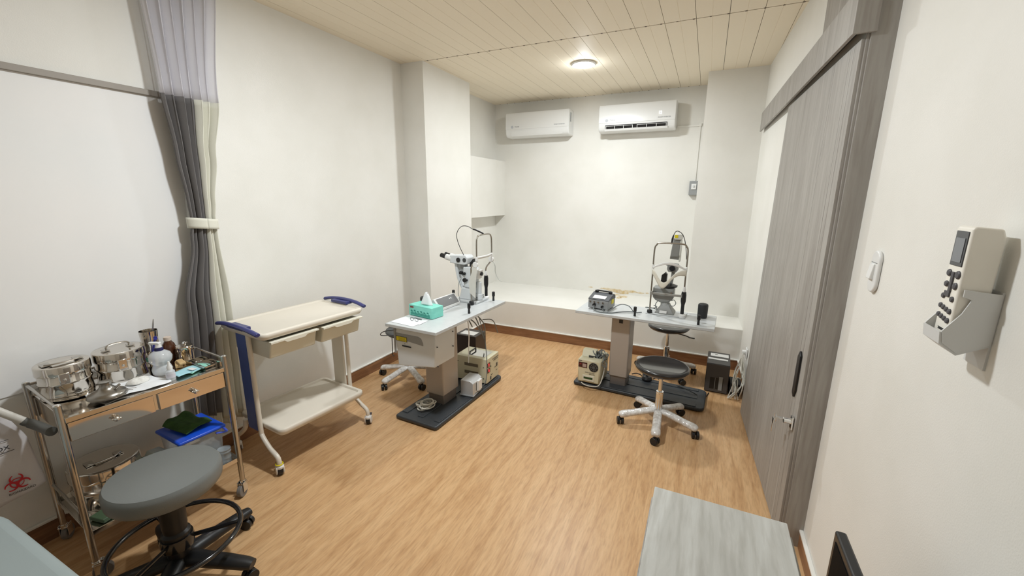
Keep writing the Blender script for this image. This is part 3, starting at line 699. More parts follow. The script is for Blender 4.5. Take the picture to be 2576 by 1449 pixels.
MB().prism([(-.055,0),(.055,0),(.055,.105),(.03,.125),(-.055,.125)], 1, -.085, .075).build('cover', mat('pale_grey_metal', (196,196,196), .3, .2), o, bevel=.003)
MB().box((0,-.02,.003), (.125,.15,.005)).build('foot_plate', grey_pl, o)
MB().box((.057,.0,.065), (.003,.10,.09)).box((.066,.01,.066), (.018,.06,.085)).build('rear_plug', white_pl, o, bevel=.003)
MB().box((.0585,-.035,.065), (.003,.012,.07)).build('slot', black, o)
o = thing('computer_box', 'dark brown boxy case standing behind the beige regulator under the left table', 'equipment case', (-1.93, 3.24, 0), 0)
MB().box((0,0,.165), (.22,.20,.33)).build('case', mat('dark_brown_case', (46,36,34), .35), o, bevel=.004)
MB().box((-.0,-.02,.3312), (.15,.10,.0015)).build('top_label', white_pl, o)
def coil(c, r1, r2, rc, m_, label, loops=6, seedv=1, name='cable_coil', tilt=0.):
    rnd = random.Random(seedv); mb = MB()
    for k in range(loops):
        a0 = rnd.random()*6; e = .75+.5*rnd.random(); ox, oy = rnd.uniform(-1,1)*r1*.45, rnd.uniform(-1,1)*r2*.3
        mb.tube([(c[0]+ox+r1*e*math.cos(a)*math.cos(a0)-r2*math.sin(a)*math.sin(a0), c[1]+oy+r1*e*math.cos(a)*math.sin(a0)+r2*math.sin(a)*math.cos(a0), c[2]+rc+rc*1.6*k+tilt*r1*math.cos(a)) for a in [2*PI*q/28 for q in range(28)]], rc, 8, True)
    o_ = mb.build(name, m_)
    return tag(o_, label, 'cable') if label else o_
coil((-1.775,2.305,.046), .062, .04, .0048, cabm_w, 'coiled white mains lead lying on the left table base before the column', 7, 3)
m = MB()
for (a, b_, c_) in (((-1.70,2.83,.70),(-1.66,2.88,.60),(-1.72,3.12,.34)), ((-1.66,2.80,.70),(-1.60,2.90,.56),(-1.70,3.10,.38)), ((-1.74,2.80,.70),(-1.69,2.85,.55),(-1.80,3.05,.46)), ((-1.72,2.70,.68),(-1.64,2.80,.60),(-1.64,2.94,.45))):
    m.tube(arc([a,b_,c_]), .005, 8)
m.tube(arc([(-1.62,2.86,.62),(-1.56,2.85,.42),(-1.53,2.82,.22),(-1.525,2.79,.10),(-1.56,2.775,.047)]), .0035, 8)
m.tube(arc([(-1.60,2.88,.60),(-1.54,2.95,.58),(-1.60,3.16,.40)]), .004, 8)
wld(m.build('hanging_leads', cabm_g), t1)
m = MB(); m.tube(arc([(-1.70,2.80,.66),(-1.69,2.81,.50),(-1.70,2.82,.36),(-1.705,2.822,.22)]), .009, 6, flat=(1,.25)); wld(m.build('white_tape_lead', white_pl), t1)
m = MB(); m.tube(arc([(-1.90,2.18,.676),(-2.03,2.19,.64),(-2.10,2.24,.585),(-2.02,2.34,.575),(-1.93,2.40,.60)]), .003, 8)
m.tube(arc([(-2.02,2.26,.575),(-2.03,2.27,.50),(-2.04,2.28,.435),(-2.02,2.27,.425)]), .003, 8)
wld(m.build('loose_cable', cabm_b), t1)

# -- right side, on and around the base
o = thing('voltage_regulator', 'beige voltage regulator with round fan grille and green display on the right table base', 'voltage regulator', (-.772, 3.37, .042), math.radians(-3))
MB().prism([(-.12,0),(.12,0),(.12,.19),(.085,.232),(-.085,.232),(-.12,.19)], 0, -.095, .095) if False else MB().box((0,0,.11), (.195,.26,.21)).build('housing', beige_metal, o, bevel=.012, seg=1)
yf = -.1305
f = MB().cyl((.042,yf-.0005,.155),(.042,yf+.001,.155), .040, seg=32).build('fan_opening', mat('dark_fan', (34,32,32), .6), o)
m = MB()
for r_ in (.012,.026,.040): m.tube([(.042+r_*math.cos(a),yf-.003,.155+r_*math.sin(a)) for a in [2*PI*k/32 for k in range(32)]], .0012, 6, True)
for k in range(4):
    a = PI*k/4; m.tube([(.042+.04*math.cos(a),yf-.0035,.155+.04*math.sin(a)),(.042-.04*math.cos(a),yf-.0035,.155-.04*math.sin(a))], .0012, 6)
m.build('fan_grille', mat('grille_grey', (120,120,118), .4, .5), f)
w = MB().box((-.052,yf-.001,.162), (.076,.003,.046)).build('meter_window', mat('dark_red_window', (66,30,28), .25), o)
MB().box((-.037,yf-.003,.16), (.034,.001,.03)).build('meter_face', mat('meter_face', (178,158,150), .5), w)
text('220', .012, mat('red_digits2', (220,70,80), .5), w, (-.073,yf-.003,.168), (PI/2,0,0), 'meter_digits')
MB().box((.0,yf-.002,.05), (.10,.006,.05)).build('display_bezel', cream2, o, bevel=.002)
MB().box((.0,yf-.006,.052), (.078,.001,.018)).build('green_display', mat('green_display', (30,66,30), .3), o)
text('AUTO VOLTAGE', .011, darkprint, o, (.01,yf-.0012,.10), (PI/2,0,0)); text('REGULATOR', .009, darkprint, o, (.03,yf-.0012,.088), (PI/2,0,0))
MB().box((-.075,yf-.001,.198), (.03,.001,.006)).build('badge', darkprint, o)
m = MB(); m.prism([(-.07,.215),(.0,.225),(.03,.262),(-.03,.268)], 0, -.085, .03).build('loose_lid', beige_metal, o, bevel=.003)
MB().box((.02,-.02,.222), (.11,.09,.014), rz=.3).build('black_tray', black, o, bevel=.003)
coil((-.712,3.33,.228), .055, .03, .004, cabm_g, None, 8, 5, tilt=-.9); wld_later = bpy.data.objects['cable_coil.001']; wld_later.parent = o; wld_later.matrix_parent_inverse = (Matrix.Translation(o.location) @ Matrix.Rotation(o.rotation_euler.z, 4, 'Z')).inverted()
m = MB(); m.tube(arc([(-.668,3.36,.20),(-.664,3.28,.12),(-.68,3.21,.058),(-.74,3.185,.049),(-.80,3.195,.05),(-.83,3.215,.055)]), .0045, 8)
wld(m.build('white_lead', cabm_w), o)
m = MB(); m.tube(arc([(-.47,3.60,.045),(-.44,3.625,.047),(-.40,3.615,.047),(-.385,3.585,.048)]), .005, 8).tube(arc([(-.285,3.565,.048),(-.26,3.60,.047),(-.20,3.64,.006),(-.05,3.50,.048),(.04,3.44,.047),(.12,3.45,.006),(.16,3.58,.006)]), .004, 8)
wld(m.build('mains_lead', cabm_b), t2)
o = thing('foot_switch', 'small black round foot switch on the right table base behind the column', 'foot switch', (-.335, 3.545, .042), .3)
MB().lathe([(.001,0),(.042,0),(.044,.012),(.034,.03),(.001,.036)], seg=24).build('pedal', black, o)
MB().lathe([(.001,.034),(.012,.034),(.012,.045),(.001,.046)], seg=16).build('button', blackr, o)
# power backup units at the right wall
o = thing('computer_tower', 'black desktop computer case with label on top on the floor by the right wall', 'computer case', (.215, 3.77, 0), math.radians(-2))
MB().box((0,0,.13), (.175,.30,.25)).build('case', mat('black_case', (44,43,44), .3), o, bevel=.005)
MB().box((0,-.152,.13), (.165,.004,.24)).build('rear_panel', mat('dark_grey_panel', (78,76,76), .4), o)
MB().box((.0,-.1545,.085), (.10,.003,.10)).build('port_bay', black, o)
m = MB(); m.box((-.012,-.157,.085), (.003,.003,.10)).box((.03,-.157,.09), (.028,.003,.12)).cyl((.03,-.158,.12),(.03,-.161,.12), .006); m.build('port_strip', grey_pl, o)
m = MB(); m.box((.005,.07,.2558), (.14,.075,.0012)).box((-.005,-.03,.2558), (.15,.035,.0012)); m.build('paper_label', white_pl, o)
m = MB(); m.box((-.02,.08,.2568), (.02,.012,.0006)).build('label_print', darkprint, o)
MB().cyl((-.08,-.15,.02),(.08,-.15,.02), .0) if False else None
o = thing('adapter_box', 'low black adapter box between the computer case and the right wall, under white leads', 'adapter', (.352, 3.70, 0), 0)
MB().box((0,0,.055), (.085,.16,.10)).build('body', blackr, o, bevel=.006)
MB().box((0,-.082,.06), (.06,.003,.05)).build('socket_face', grey_pl, o)
rnd = random.Random(11); m = MB()
for k in range(11):
    p0 = (.385+rnd.uniform(-.012,.012), 3.74+rnd.uniform(-.03,.03), .30+rnd.uniform(-.04,.02))
    pm = (.37+rnd.uniform(-.05,.035), 3.68+rnd.uniform(-.06,.04), .18+rnd.uniform(-.03,.05))
    p2 = (.36+rnd.uniform(-.04,.045), 3.56+rnd.uniform(-.03,.03), .14+rnd.uniform(-.04,.05))
    p3 = (.335+rnd.uniform(-.05,.06), 3.56+rnd.uniform(-.03,.03), .012)
    m.tube(arc([p0,pm,p2,p3]), .0035, 6)
m.tube(arc([(.402,3.78,.33),(.38,3.75,.32),(.385,3.72,.25)]), .0035, 6)
m.build('white_lead_tangle', cabm_w)
tag(bpy.data.objects['white_lead_tangle'], 'tangle of white leads hanging from the wall socket over the black adapter box', 'cable')['kind'] = 'stuff'
o = thing('wall_socket', 'white wall socket low on the right wall above the tangled leads', 'socket', (.4205, 3.80, .33))
MB().box((-.005,0,0), (.01,.075,.075)).build('plate', white_pl, o, bevel=.003)
MB().box((-.022,0,0), (.03,.035,.03)).build('plug', white_pl, o, bevel=.004)

# ------------------------------------------------------------------ cream utility cart
o = thing('utility_cart', 'cream plastic two-shelf cart with navy handles, against the left wall', 'cart', (-2.285, 1.70, 0), math.radians(84.6))
def tray(z, L, D, dep=.03, wall=.022, lip=.008):
    m = MB(); hl, hd_ = L/2, D/2
    def rr(l, w_, r, n=5):
        out = []
        for (sx, sy_, a0) in ((1,1,0),(-1,1,1),(-1,-1,2),(1,-1,3)):
            for k in range(n+1):
                a = a0*PI/2+PI/2*k/n; out.append((sx*(l-r)+r*math.cos(a), sy_*(w_-r)+r*math.sin(a)))
        return out
    loops = [(rr(hl-.012,hd_-.012,.03), z-dep), (rr(hl,hd_,.04), z-dep*.55), (rr(hl,hd_,.04), z-.004), (rr(hl-.004,hd_-.004,.038), z), (rr(hl-wall,hd_-wall,.03), z), (rr(hl-wall-.006,hd_-wall-.006,.026), z-lip)]
    vs = []; fs = []; n = len(loops[0][0])
    for lp, zz in loops: vs += [Vector((p[0],p[1],zz)) for p in lp]
    for i in range(len(loops)-1):
        for k in range(n): l = (k+1) % n; fs.append((i*n+k, i*n+l, (i+1)*n+l, (i+1)*n+k))
    fs.append(tuple(range(n))[::-1]); fs.append(tuple(range((len(loops)-1)*n, len(loops)*n)))
    m._add(vs, fs); return m
tray(.862, .68, .45, .036).build('top_tray', cream, o, ang=50)
tray(.275, .60, .44, .042, lip=.012).build('bottom_tray', cream, o, ang=50)
for sx in (-1, 1):
    m = MB(); m.tube(arc([(sx*.352,.20,.868),(sx*.358,.12,.882),(sx*.360,0,.888),(sx*.358,-.12,.882),(sx*.352,-.215,.866)]), .015, 12, flat=(1,.75))
    m.box((sx*.338,0,.876), (.05,.16,.018)); m.build('handle', lilac_blue, o, bevel=.003)
    c_ = MB(); c_.box((sx*.303,.035,.545), (.014,.115,.60)); col_ = c_.build('end_column', cream, o, bevel=.003)
    if sx < 0:
        MB().box((-.3125,.045,.535), (.006,.10,.64)).build('blue_panel', panel_blue, col_, bevel=.002)
    else:
        hm = MB()
        for zz in (.745,.70,.655):
            for yy in (.005,.065): hm.cyl((.2945,yy,zz),(.2965,yy,zz), .005, seg=10)
        hm.build('peg_holes', darkprint, col_)
    for sy_ in (-1, 1):
        m = MB()
        if sy_ < 0: m.tube(arc([(sx*.318,-.045,.83),(sx*.318,-.045,.5),(sx*.318,-.045,.25),(sx*.32,-.06,.20),(sx*.322,-.13,.145),(sx*.322,-.19,.115),(sx*.322,-.205,.09),(sx*.322,-.205,.062)]), .0135, 12)
        else: m.tube(arc([(sx*.318,.115,.26),(sx*.32,.13,.20),(sx*.322,.19,.145),(sx*.322,.235,.115),(sx*.322,.245,.09),(sx*.322,.245,.062)]), .0135, 12)
        lg = m.build('leg', cream, o, ang=60)
        yy = -.205 if sy_ < 0 else .245
        cs = MB(); a_ = 1.2 if sx < 0 else .6
        cs.lathe([(.001,.045),(.021,.045),(.023,.058),(.016,.070),(.001,.071)], (sx*.322,yy,0), 18)
        for s2 in (-1,1):
            cs.prism([(-.026,.058),(.03,.060),(.038,.045),(.022,.016),(.006,.006),(-.012,.014),(-.02,.035)], 1, s2*.019-.004, s2*.019+.004) if False else None
            px_, py_ = sx*.322-math.sin(a_)*s2*.018, yy+math.cos(a_)*s2*.018
            cs.cyl((px_+math.cos(a_)*.008+math.sin(a_)*.004, py_+math.sin(a_)*.008-math.cos(a_)*.004, .030), (px_+math.cos(a_)*.008-math.sin(a_)*.004, py_+math.sin(a_)*.008+math.cos(a_)*.004, .030), .023, seg=20)
            cs.box((px_+math.cos(a_)*.004, py_+math.sin(a_)*.004, .045), (.042,.007,.024), rz=a_)
        ca_ = cs.build('castor', white_pl, lg, bevel=.002)
        wc = MB(); px_, py_ = sx*.322+math.cos(a_)*.008, yy+math.sin(a_)*.008
        wc.cyl((px_+math.sin(a_)*.012,py_-math.cos(a_)*.012,.030),(px_-math.sin(a_)*.012,py_+math.cos(a_)*.012,.030), .030, seg=26)
        wc.build('wheel', black, lg, bevel=.003)
        MB().box((sx*.322+math.cos(a_)*.042,yy+math.sin(a_)*.042,.052), (.045,.024,.010), rz=a_).build('brake_tab', mat('dark_violet_plastic', (60,52,62), .5), lg, bevel=.003)
        if sx < 0 and sy_ < 0: MB().tube([(sx*.322+.019*math.cos(a), yy+.019*math.sin(a), .073) for a in [2*PI*k/20 for k in range(20)]], .003, 6, True).build('yellow_ring', yellow, lg)
# drawers
rail = MB(); rail.span((-.315,-.19,.818),(.315,.19,.826)); rail.build('drawer_rail', mat('rail_metal', (150,144,132), .4, .6), o)
for (x0, pull) in ((-.152,.012),(.163,.022)):
    m = MB(); w2 = .140; y0, y1 = -.205-pull, .16
    m.prism([(y0+.028,.705),(y1,.705),(y1,.806),(y0,.806)], 0, x0-w2, x0+w2)
    dr = m.build('drawer', mat('cream_bin_milky', (222,218,200), .35, trans=.0), o, bevel=.008)
    q = MB(); q.prism([(x0-w2-.006,.812),(x0+w2+.006,.812),(x0+w2+.006,.802),(x0+.07,.800),(x0+.055,.788),(x0-.055,.788),(x0-.07,.800),(x0-w2-.006,.798)], 1, y0-.016, y0+.012); q.build('drawer_lip', cream2, dr, bevel=.002)

# ------------------------------------------------------------------ steel instrument trolley
ST = (-2.37, .893, math.radians(85.2))
def S(x, y, z=0): 
    c_, s_ = math.cos(ST[2]), math.sin(ST[2]); return (ST[0]+x*c_-y*s_, ST[1]+x*s_+y*c_, z)
o = thing('instrument_trolley', 'polished steel trolley with two drawers, set with sterilising drums, under the white wall panel', 'trolley', (ST[0], ST[1], 0), ST[2])
HL, HD = .295, .20
for sx in (-1, 1):
    for sy_ in (-1, 1):
        m = MB(); m.cyl((sx*HL,sy_*HD,.085),(sx*HL,sy_*HD,.80), .0125, seg=20)
        lg = m.build('leg', steel2, o)
        MB().ball((sx*HL,sy_*HD,.80), .0128, 14, (1,1,.5)).build('leg_cap', chrome, lg)
        castor(lg, sx*HL, sy_*HD, .088, .034, chrome, mat('grey_rubber', (120,116,112), .5), ang=[-.3,.9,-2.6,1.6][(sx+1)+(sy_+1)//2])
tp = MB(); tp.span((-HL+.01,-HD-.008,.728),(HL-.01,HD,.738)); tp.span((-HL+.01,-HD-.010,.722),(HL-.01,-HD-.004,.744)); tp.span((-HL+.01,HD-.006,.722),(HL-.01,HD,.744))
tp.build('top_tray', steel, o, bevel=.002)
gr = MB()
for z_ in (.79,):
    gr.cyl((-HL,-HD,z_),(-HL,HD,z_), .006).cyl((HL,-HD,z_),(HL,HD,z_), .006).cyl((-HL,HD,z_),(HL,HD,z_), .006)
gr.build('guard_rail', steel2, o)
cs = MB(); cs.span((-HL+.012,-HD+.006,.640),(HL-.012,HD-.008,.727)); cs.build('drawer_case', steel, o, bevel=.002)
for (a, b_) in ((-HL+.014,-.008),(.008,HL-.014)):
    dr = MB().span((a,-HD-.006,.640),(b_,-HD+.005,.720)).build('drawer', mat('drawer_steel', (220,208,196), .07, 1), o, bevel=.002)
    cx_ = (a+b_)/2
    MB().cyl((cx_,-HD-.02,.678),(cx_,-HD-.004,.678), .004).ball((cx_,-HD-.024,.678), .011, 12).ball((cx_-.012,-HD-.022,.680), .004, 8).ball((cx_+.013,-HD-.022,.676), .004, 8).build('knob', chrome, dr)
sh = MB(); sh.span((-HL,-HD,.207),(HL,HD,.213)); sh.span((-HL,-HD-.003,.203),(HL,-HD+.003,.226)); sh.span((-HL,HD-.003,.203),(HL,HD+.003,.226)); sh.span((-HL-.003,-HD,.203),(-HL+.003,HD,.226)); sh.span((HL-.003,-HD,.203),(HL+.003,HD,.226))
sh.build('bottom_shelf', steel, o, bevel=.001)
lo = MB(); lo.cyl((-HL,-HD,.30),(-HL,HD,.30), .006); lo.build('side_rail', steel2, o)
TZ = .7385
def drum(x, y, z, R_, H_, label, flat_handle=False, group='sterilising drums on the trolley top'):
    t = thing('sterilising_drum', label, 'sterilising drum', S(x, y, z), ST[2], group)
    MB().lathe([(.001,0),(R_*.96,0),(R_*.97,.006),(R_*.95,.012),(R_*.95,H_*.36),(R_*.985,H_*.40),(R_*.985,H_*.46),(R_*.95,H_*.50),(R_*.95,H_*.74),(.001,H_*.74)], seg=64).build('drum_body', steel, t, ang=50)
    ld = MB().lathe([(R_*1.0,H_*.70),(R_*1.01,H_*.72),(R_*1.0,H_*.78),(R_*1.0,H_*.94),(R_*.985,H_*.985),(R_*.95,H_),(R_*.8,H_*.99),(R_*.3,H_*1.0),(.001,H_*1.0)], seg=64).build('lid', steel, t, ang=40)
    hz = H_+.002
    hm = MB()
    if flat_handle: hm.tube(arc([(-.055,-.012,hz+.003),(-.03,-.03,hz+.004),(.03,-.028,hz+.004),(.058,-.01,hz+.003)]), .0035, 8); hm.box((-.05,.0,hz+.001), (.03,.05,.003)); hm.box((.05,.0,hz+.001), (.03,.04,.003))
    else: hm.tube(arc([(-.04,0,hz),(-.04,0,hz+.016),(-.02,0,hz+.024),(.02,0,hz+.024),(.04,0,hz+.016),(.04,0,hz)]), .004, 8); hm.box((-.045,0,hz+.002), (.026,.03,.004)); hm.box((.045,0,hz+.002), (.026,.03,.004))
    hm.build('lid_handle', steel2, ld)
    cl = MB(); cl.box((-.02,-R_*.99,H_*.62), (.034,.008,.05)); cl.ball((-.02,-R_*1.03,H_*.6), .006, 10); cl.build('clasp', chrome, t, bevel=.003)
    return t
drum(-.196, .10, TZ+.0085, .088, .136, 'wide steel drum with folded flat lid handle at the near end of the trolley top', True)
m = MB().lathe([(.001,0),(.092,0),(.100,.004),(.100,.007),(.001,.008)], S(-.186,.084,TZ+.0004), 48); tag(m.build('steel_plate', steel), 'flat steel plate under the near sterilising drum', 'plate')
drum(-.008, .098, TZ, .094, .146, 'wide steel drum with raised lid handle, second on the trolley top beside the steel mug')
cm = MB().lathe([(.001,0),(.06,0),(.062,.004),(.050,.022),(.001,.024)], seg=40)
# inverted dish lid with knob
o = thing('dish_lid', 'domed steel dish cover with waisted knob at the near front of the trolley top', 'dish cover', S(-.13, -.118, TZ+.0115), 0)
cm.b.free()
MB().lathe([(.001,0),(.064,0),(.067,.004),(.062,.016),(.048,.024),(.030,.032),(.021,.044),(.019,.058),(.023,.066),(.001,.068)], seg=48).build('dome', mat('dull_steel', (160,156,150), .28, 1), o, ang=60)
MB().tube([(.03,.02,.034),(.042,.03,.048),(.05,.026,.05)], .005, 8).build('hook', steel2, o)
# cloth, cotton pad, tweezers
cl = MB()
def clf(u, v):
    x_ = -.165+.235*u+.012*math.sin(5*v+1); y_ = -.165+.17*v+.03*u*v+.010*math.sin(6*u)
    return S(x_, y_, TZ+.006+.003*math.sin(9*u+2*v)*math.sin(5*v)+.0015*math.cos(17*u))
cl.grid(clf, 30, 20); tag(cl.build('white_cloth', paper, solid=.002, ang=80), 'crumpled white paper cloth spread at the middle front of the trolley top', 'cloth')
def padf(u, v):
    a = u*2*PI; r = math.sin(PI*(v*.5)); h_ = math.cos(PI*v*.5)
    x_, y_, z_ = S(-.005+.042*r*math.cos(a)*(1+.1*math.sin(3*a)), -.06+.033*r*math.sin(a), TZ+.010+.020*h_*(1+.2*math.sin(4*a)*r))
    return (x_,y_,z_)
pd_ = MB(); pd_.grid(padf, 24, 8); tag(pd_.build('cotton_wad', mat('cotton', (232,230,224), .9, bump=.8, bs=60), solid=.002, ang=80), 'folded wad of white cotton sitting on the cloth', 'cotton')
tw_ = MB(); tw_.tube([S(-.075,-.085,TZ+.012),S(-.035,-.125,TZ+.010)], [.0022,.001], 6).tube([S(-.078,-.092,TZ+.012),S(-.05,-.135,TZ+.010)], [.0022,.001], 6).ball(S(-.078,-.088,TZ+.013), .005, 8)
tag(tw_.build('tweezers', steel2), 'small steel tweezers lying on the white cloth', 'tweezers')
# pump bottle
o = thing('pump_bottle', 'round translucent pump bottle with navy collar and white pump in front of the mug', 'bottle', S(.104,-.018,TZ), .4); o.scale = (.86,.86,.9)
clear = mat('clear_bottle', (236,240,243), .08, alpha=.55, spec=.6)
MB().lathe([(.001,0),(.036,0),(.044,.008),(.047,.03),(.040,.05),(.036,.056),(.052,.078),(.055,.098),(.047,.118),(.026,.132),(.018,.136),(.001,.136)], seg=36).build('bottle_body', clear, o, ang=60)
MB().lathe([(.001,.134),(.021,.134),(.021,.150),(.001,.150)], seg=24).build('collar', mat('navy_collar', (36,36,86), .4), o)
MB().lathe([(.001,.150),(.017,.150),(.012,.166),(.012,.172),(.001,.173)], seg=20).box((-.018,0,.174), (.06,.022,.012)).build('pump', white_pl, o, bevel=.003)
MB().ball((-.035,-.043,.095), .009, 12, (1,.3,1.4)).build('green_mark', mat('green_mark', (34,100,80), .5), o)
o = thing('dropper_bottle', 'small clear dropper bottle with white pointed cap at the trolley front edge', 'bottle', S(.092,-.135,TZ), 0)
MB().lathe([(.001,0),(.017,0),(.018,.004),(.018,.044),(.010,.052),(.001,.053)], seg=24).build('vial', clear, o)
MB().lathe([(.001,.052),(.011,.052),(.011,.066),(.006,.076),(.004,.092),(.001,.093)], seg=20).build('cap', white_pl, o)
MB().lathe([(.0186,.014),(.0186,.034)], seg=24).build('wrap_label', mat('print_label', (206,204,212), .5), o)
# mug with spoon handle, blue trigger
o = thing('steel_mug', 'tall steel mug holding an instrument handle, behind the pump bottle', 'mug', S(.130,.150,TZ), 0); o.scale = (.86,.86,.95)
MB().lathe([(.001,0),(.036,0),(.038,.003),(.040,.145),(.044,.195),(.0425,.195),(.038,.145),(.036,.006),(.001,.006)], seg=40).build('cup', steel, o, ang=60)
MB().tube([(.012,.0,.01),(.03,.005,.17),(.048,.01,.235),(.056,.012,.262)], [.003,.0035,.004,.002], 8).build('instrument_handle', steel2, o)
o = thing('blue_clip', 'dark blue plastic trigger leaning between the second drum and the pump bottle', 'clip', S(.118,.072,TZ), .5); o.scale = (.8,.8,.95)
MB().tube(arc([(-.022,.0,.0),(-.022,.004,.06),(-.008,.004,.118),(.014,.0,.168),(.02,-.004,.172)]), [.006]*25+[.010]*8, 8).build('trigger', mat('royal_blue', (36,40,150), .35), o)
# amber bottle
o = thing('amber_bottle', 'brown glass bottle with pale cap at the back of the trolley top', 'bottle', S(.203,.152,TZ), 0); o.scale = (.95,.95,1)
MB().lathe([(.001,0),(.030,0),(.032,.004),(.032,.072),(.027,.090),(.016,.106),(.014,.112),(.001,.113)], seg=32).build('glass', mat('amber_glass', (74,38,20), .12, coat=.4), o, ang=60)
MB().lathe([(.0145,.108),(.0175,.110),(.0175,.128),(.015,.130),(.001,.130)], seg=24).build('cap', mat('pale_cap', (206,190,176), .5), o)
o = thing('steel_canister', 'small lidded steel canister at the far back corner of the trolley top', 'canister', S(.240,.03,TZ), .3)
o.location = S(.246,.085,TZ)[:3]; o.scale = (1.1,1.1,1.1)
MB().lathe([(.001,0),(.032,0),(.034,.003),(.034,.048),(.036,.052),(.036,.070),(.033,.074),(.001,.075)], seg=40).build('canister_body', steel, o)
MB().lathe([(.001,.075),(.006,.075),(.008,.084),(.001,.088)], seg=16).build('lid_knob', chrome, o)
# tan packet, masks, tray
m = MB(); m.box(S(.185,.02,TZ+.010), (.030,.075,.016), rz=ST[2]-.35).box(S(.190,.005,TZ+.0245), (.028,.07,.012), rz=ST[2]-.15)
tag(m.build('tan_packet', mat('tan_packet', (214,182,132), .6, var=(196,164,116), vs=(60,60,60)), bevel=.003), 'small stack of tan paper packets between pump bottle and steel tray', 'packet')
for (x_, y_, r_, c_, l_, zz) in ((.205,-.095,.45,(150,214,196),'mint green packet lying under the pale blue one on the trolley top',.002), (.165,-.11,.15,(168,216,226),'pale blue packet with white flap at the front of the trolley top',.008)):
    mb = MB()
    def pf(u, v, x_=x_, y_=y_, zz=zz, r_=r_):
        a = u-.5; b_ = v-.5; c2, s2 = math.cos(r_), math.sin(r_)
        return S(x_+(a*.115)*c2-(b_*.075)*s2, y_+(a*.115)*s2+(b_*.075)*c2, TZ+zz+.003+.002*math.sin(7*u+3*v)+.003*u*v)
    mb.grid(pf, 14, 8); pk = tag(mb.build('sterile_packet', mat('packet_%d' % c_[0], c_, .5, bump=.4, bs=60), solid=.003), l_, 'packet', 'packets on the trolley top')
    if c_[0] == 168: MB().box(S(.185,-.12,TZ+.0165), (.022,.04,.001), rz=ST[2]+.15).build('white_flap', white_pl, pk)
o = thing('instrument_tray', 'rectangular steel tray holding small instruments at the far end of the trolley top', 'tray', S(.252,-.085,TZ), ST[2]+.06)
m = MB(); hx, hy, hh = .038, .085, .024
m.span((-hx,-hy,0),(hx,hy,.002)); m.span((-hx,-hy,0),(-hx+.002,hy,hh)); m.span((hx-.002,-hy,0),(hx,hy,hh)); m.span((-hx,-hy,0),(hx,-hy+.002,hh)); m.span((-hx,hy-.002,0),(hx,hy,hh))
m.tube([(-hx,-hy,hh),(hx,-hy,hh),(hx,hy,hh),(-hx,hy,hh)], .0022, 6, True); m.build('tray_pan', steel, o)
m = MB(); m.tube([(-.02,-.06,.006),(-.01,.06,.008)], .003, 6).tube([(.005,-.05,.006),(.012,.065,.008)], .0025, 6).tube([(.02,.0,.006),(.0,.06,.014)], .0025, 6).ball((-.01,.05,.014), .006, 8).ball((.01,.045,.014), .005, 8)
m.build('small_instruments', steel2, o)
# lower shelf
LZ = .2135
drum(-.150, .045, LZ, .125, .185, 'large dark-lidded steel drum on the bottom shelf of the trolley', True, group=None)
m = MB(); m.box(S(-.23,-.13,LZ+.012), (.05,.08,.02), rz=ST[2]+.3); tag(m.build('green_packet', mat('dark_green_packet', (66,86,60), .6), bevel=.004), 'small dark green packet at the near front of the bottom shelf', 'packet')
tb = mat('clear_tub', (190,200,206), .15, alpha=.42)
o = thing('lidded_tub', 'clear plastic tub with a bright blue lid on the bottom shelf of the trolley', 'tub', S(.170,-.03,LZ+.001), ST[2]+.02)
m = MB(); m.lathe([(.095,0),(.098,.003),(.112,.19),(.001,.19)], seg=4, sx=1, sy=1); m.b.free()
MB().prism([(-.085,0),(.085,0),(.098,.185),(-.098,.185)], 1, -.105, .105).build('tub_body', tb, o, bevel=.012)
MB().box((0,0,.193), (.215,.245,.018)).build('lid', mat('bright_blue_plastic', (28,84,214), .3), o, bevel=.008, seg=3)
MB().tube(arc([(.06,-.112,.168),(.105,-.118,.158),(.118,-.06,.158),(.116,.0,.168)]), .007, 8, flat=(1,.6)).build('side_clip', mat('blue_clip_plastic', (62,86,200), .35), o)
def gcl(u, v):
    a, b_ = u-.5, v-.5
    return (a*.135+.02*b_, b_*.19, .204+.010+.026*(1-abs(2*a))*(.4+.6*v)+.012*math.sin(9*u)*v+.008*math.sin(8*v)*u)
m = MB(); m.grid(gcl, 24, 24); g_ = m.build('green_cloth', mat('green_cloth', (62,98,42), .85, bump=.5, bs=120, var=(48,82,34), vs=(30,30,30)), solid=.004, ang=80)
g_.location = S(.17,.0,LZ); g_.rotation_euler = (0,0,ST[2]+.25); tag(g_, 'folded dark green cloth lying on the blue tub lid', 'cloth')
o = thing('teal_box', 'teal green carton half hidden beside the blue-lidded tub', 'carton', S(.025,.0,LZ+.001), ST[2]+.1)
MB().box((0,0,.055), (.09,.11,.11)).build('carton_body', mat('teal_carton', (52,128,110), .5), o, bevel=.003)
MB().prism([(-.04,.112),(.045,.112),(.03,.135),(-.02,.14)], 1, -.04, .04).build('white_fill', mat('milky_film', (206,218,214), .4), o, bevel=.004)
for i, (x_, y_, z_) in enumerate(((.245,-.165,0.001),)):
    o = thing('clear_jar', 'clear ribbed plastic jar at the far front corner of the bottom shelf', 'jar', S(x_,y_-.004,LZ+z_), 0); o.scale = (.88,.88,.95)
    MB().lathe([(.001,0),(.026,0),(.03,.006),(.03,.03),(.032,.034),(.03,.038),(.03,.062),(.034,.066),(.034,.072),(.031,.076),(.034,.08),(.034,.086),(.001,.088)], seg=32).build('jar_body', tb, o, ang=60)

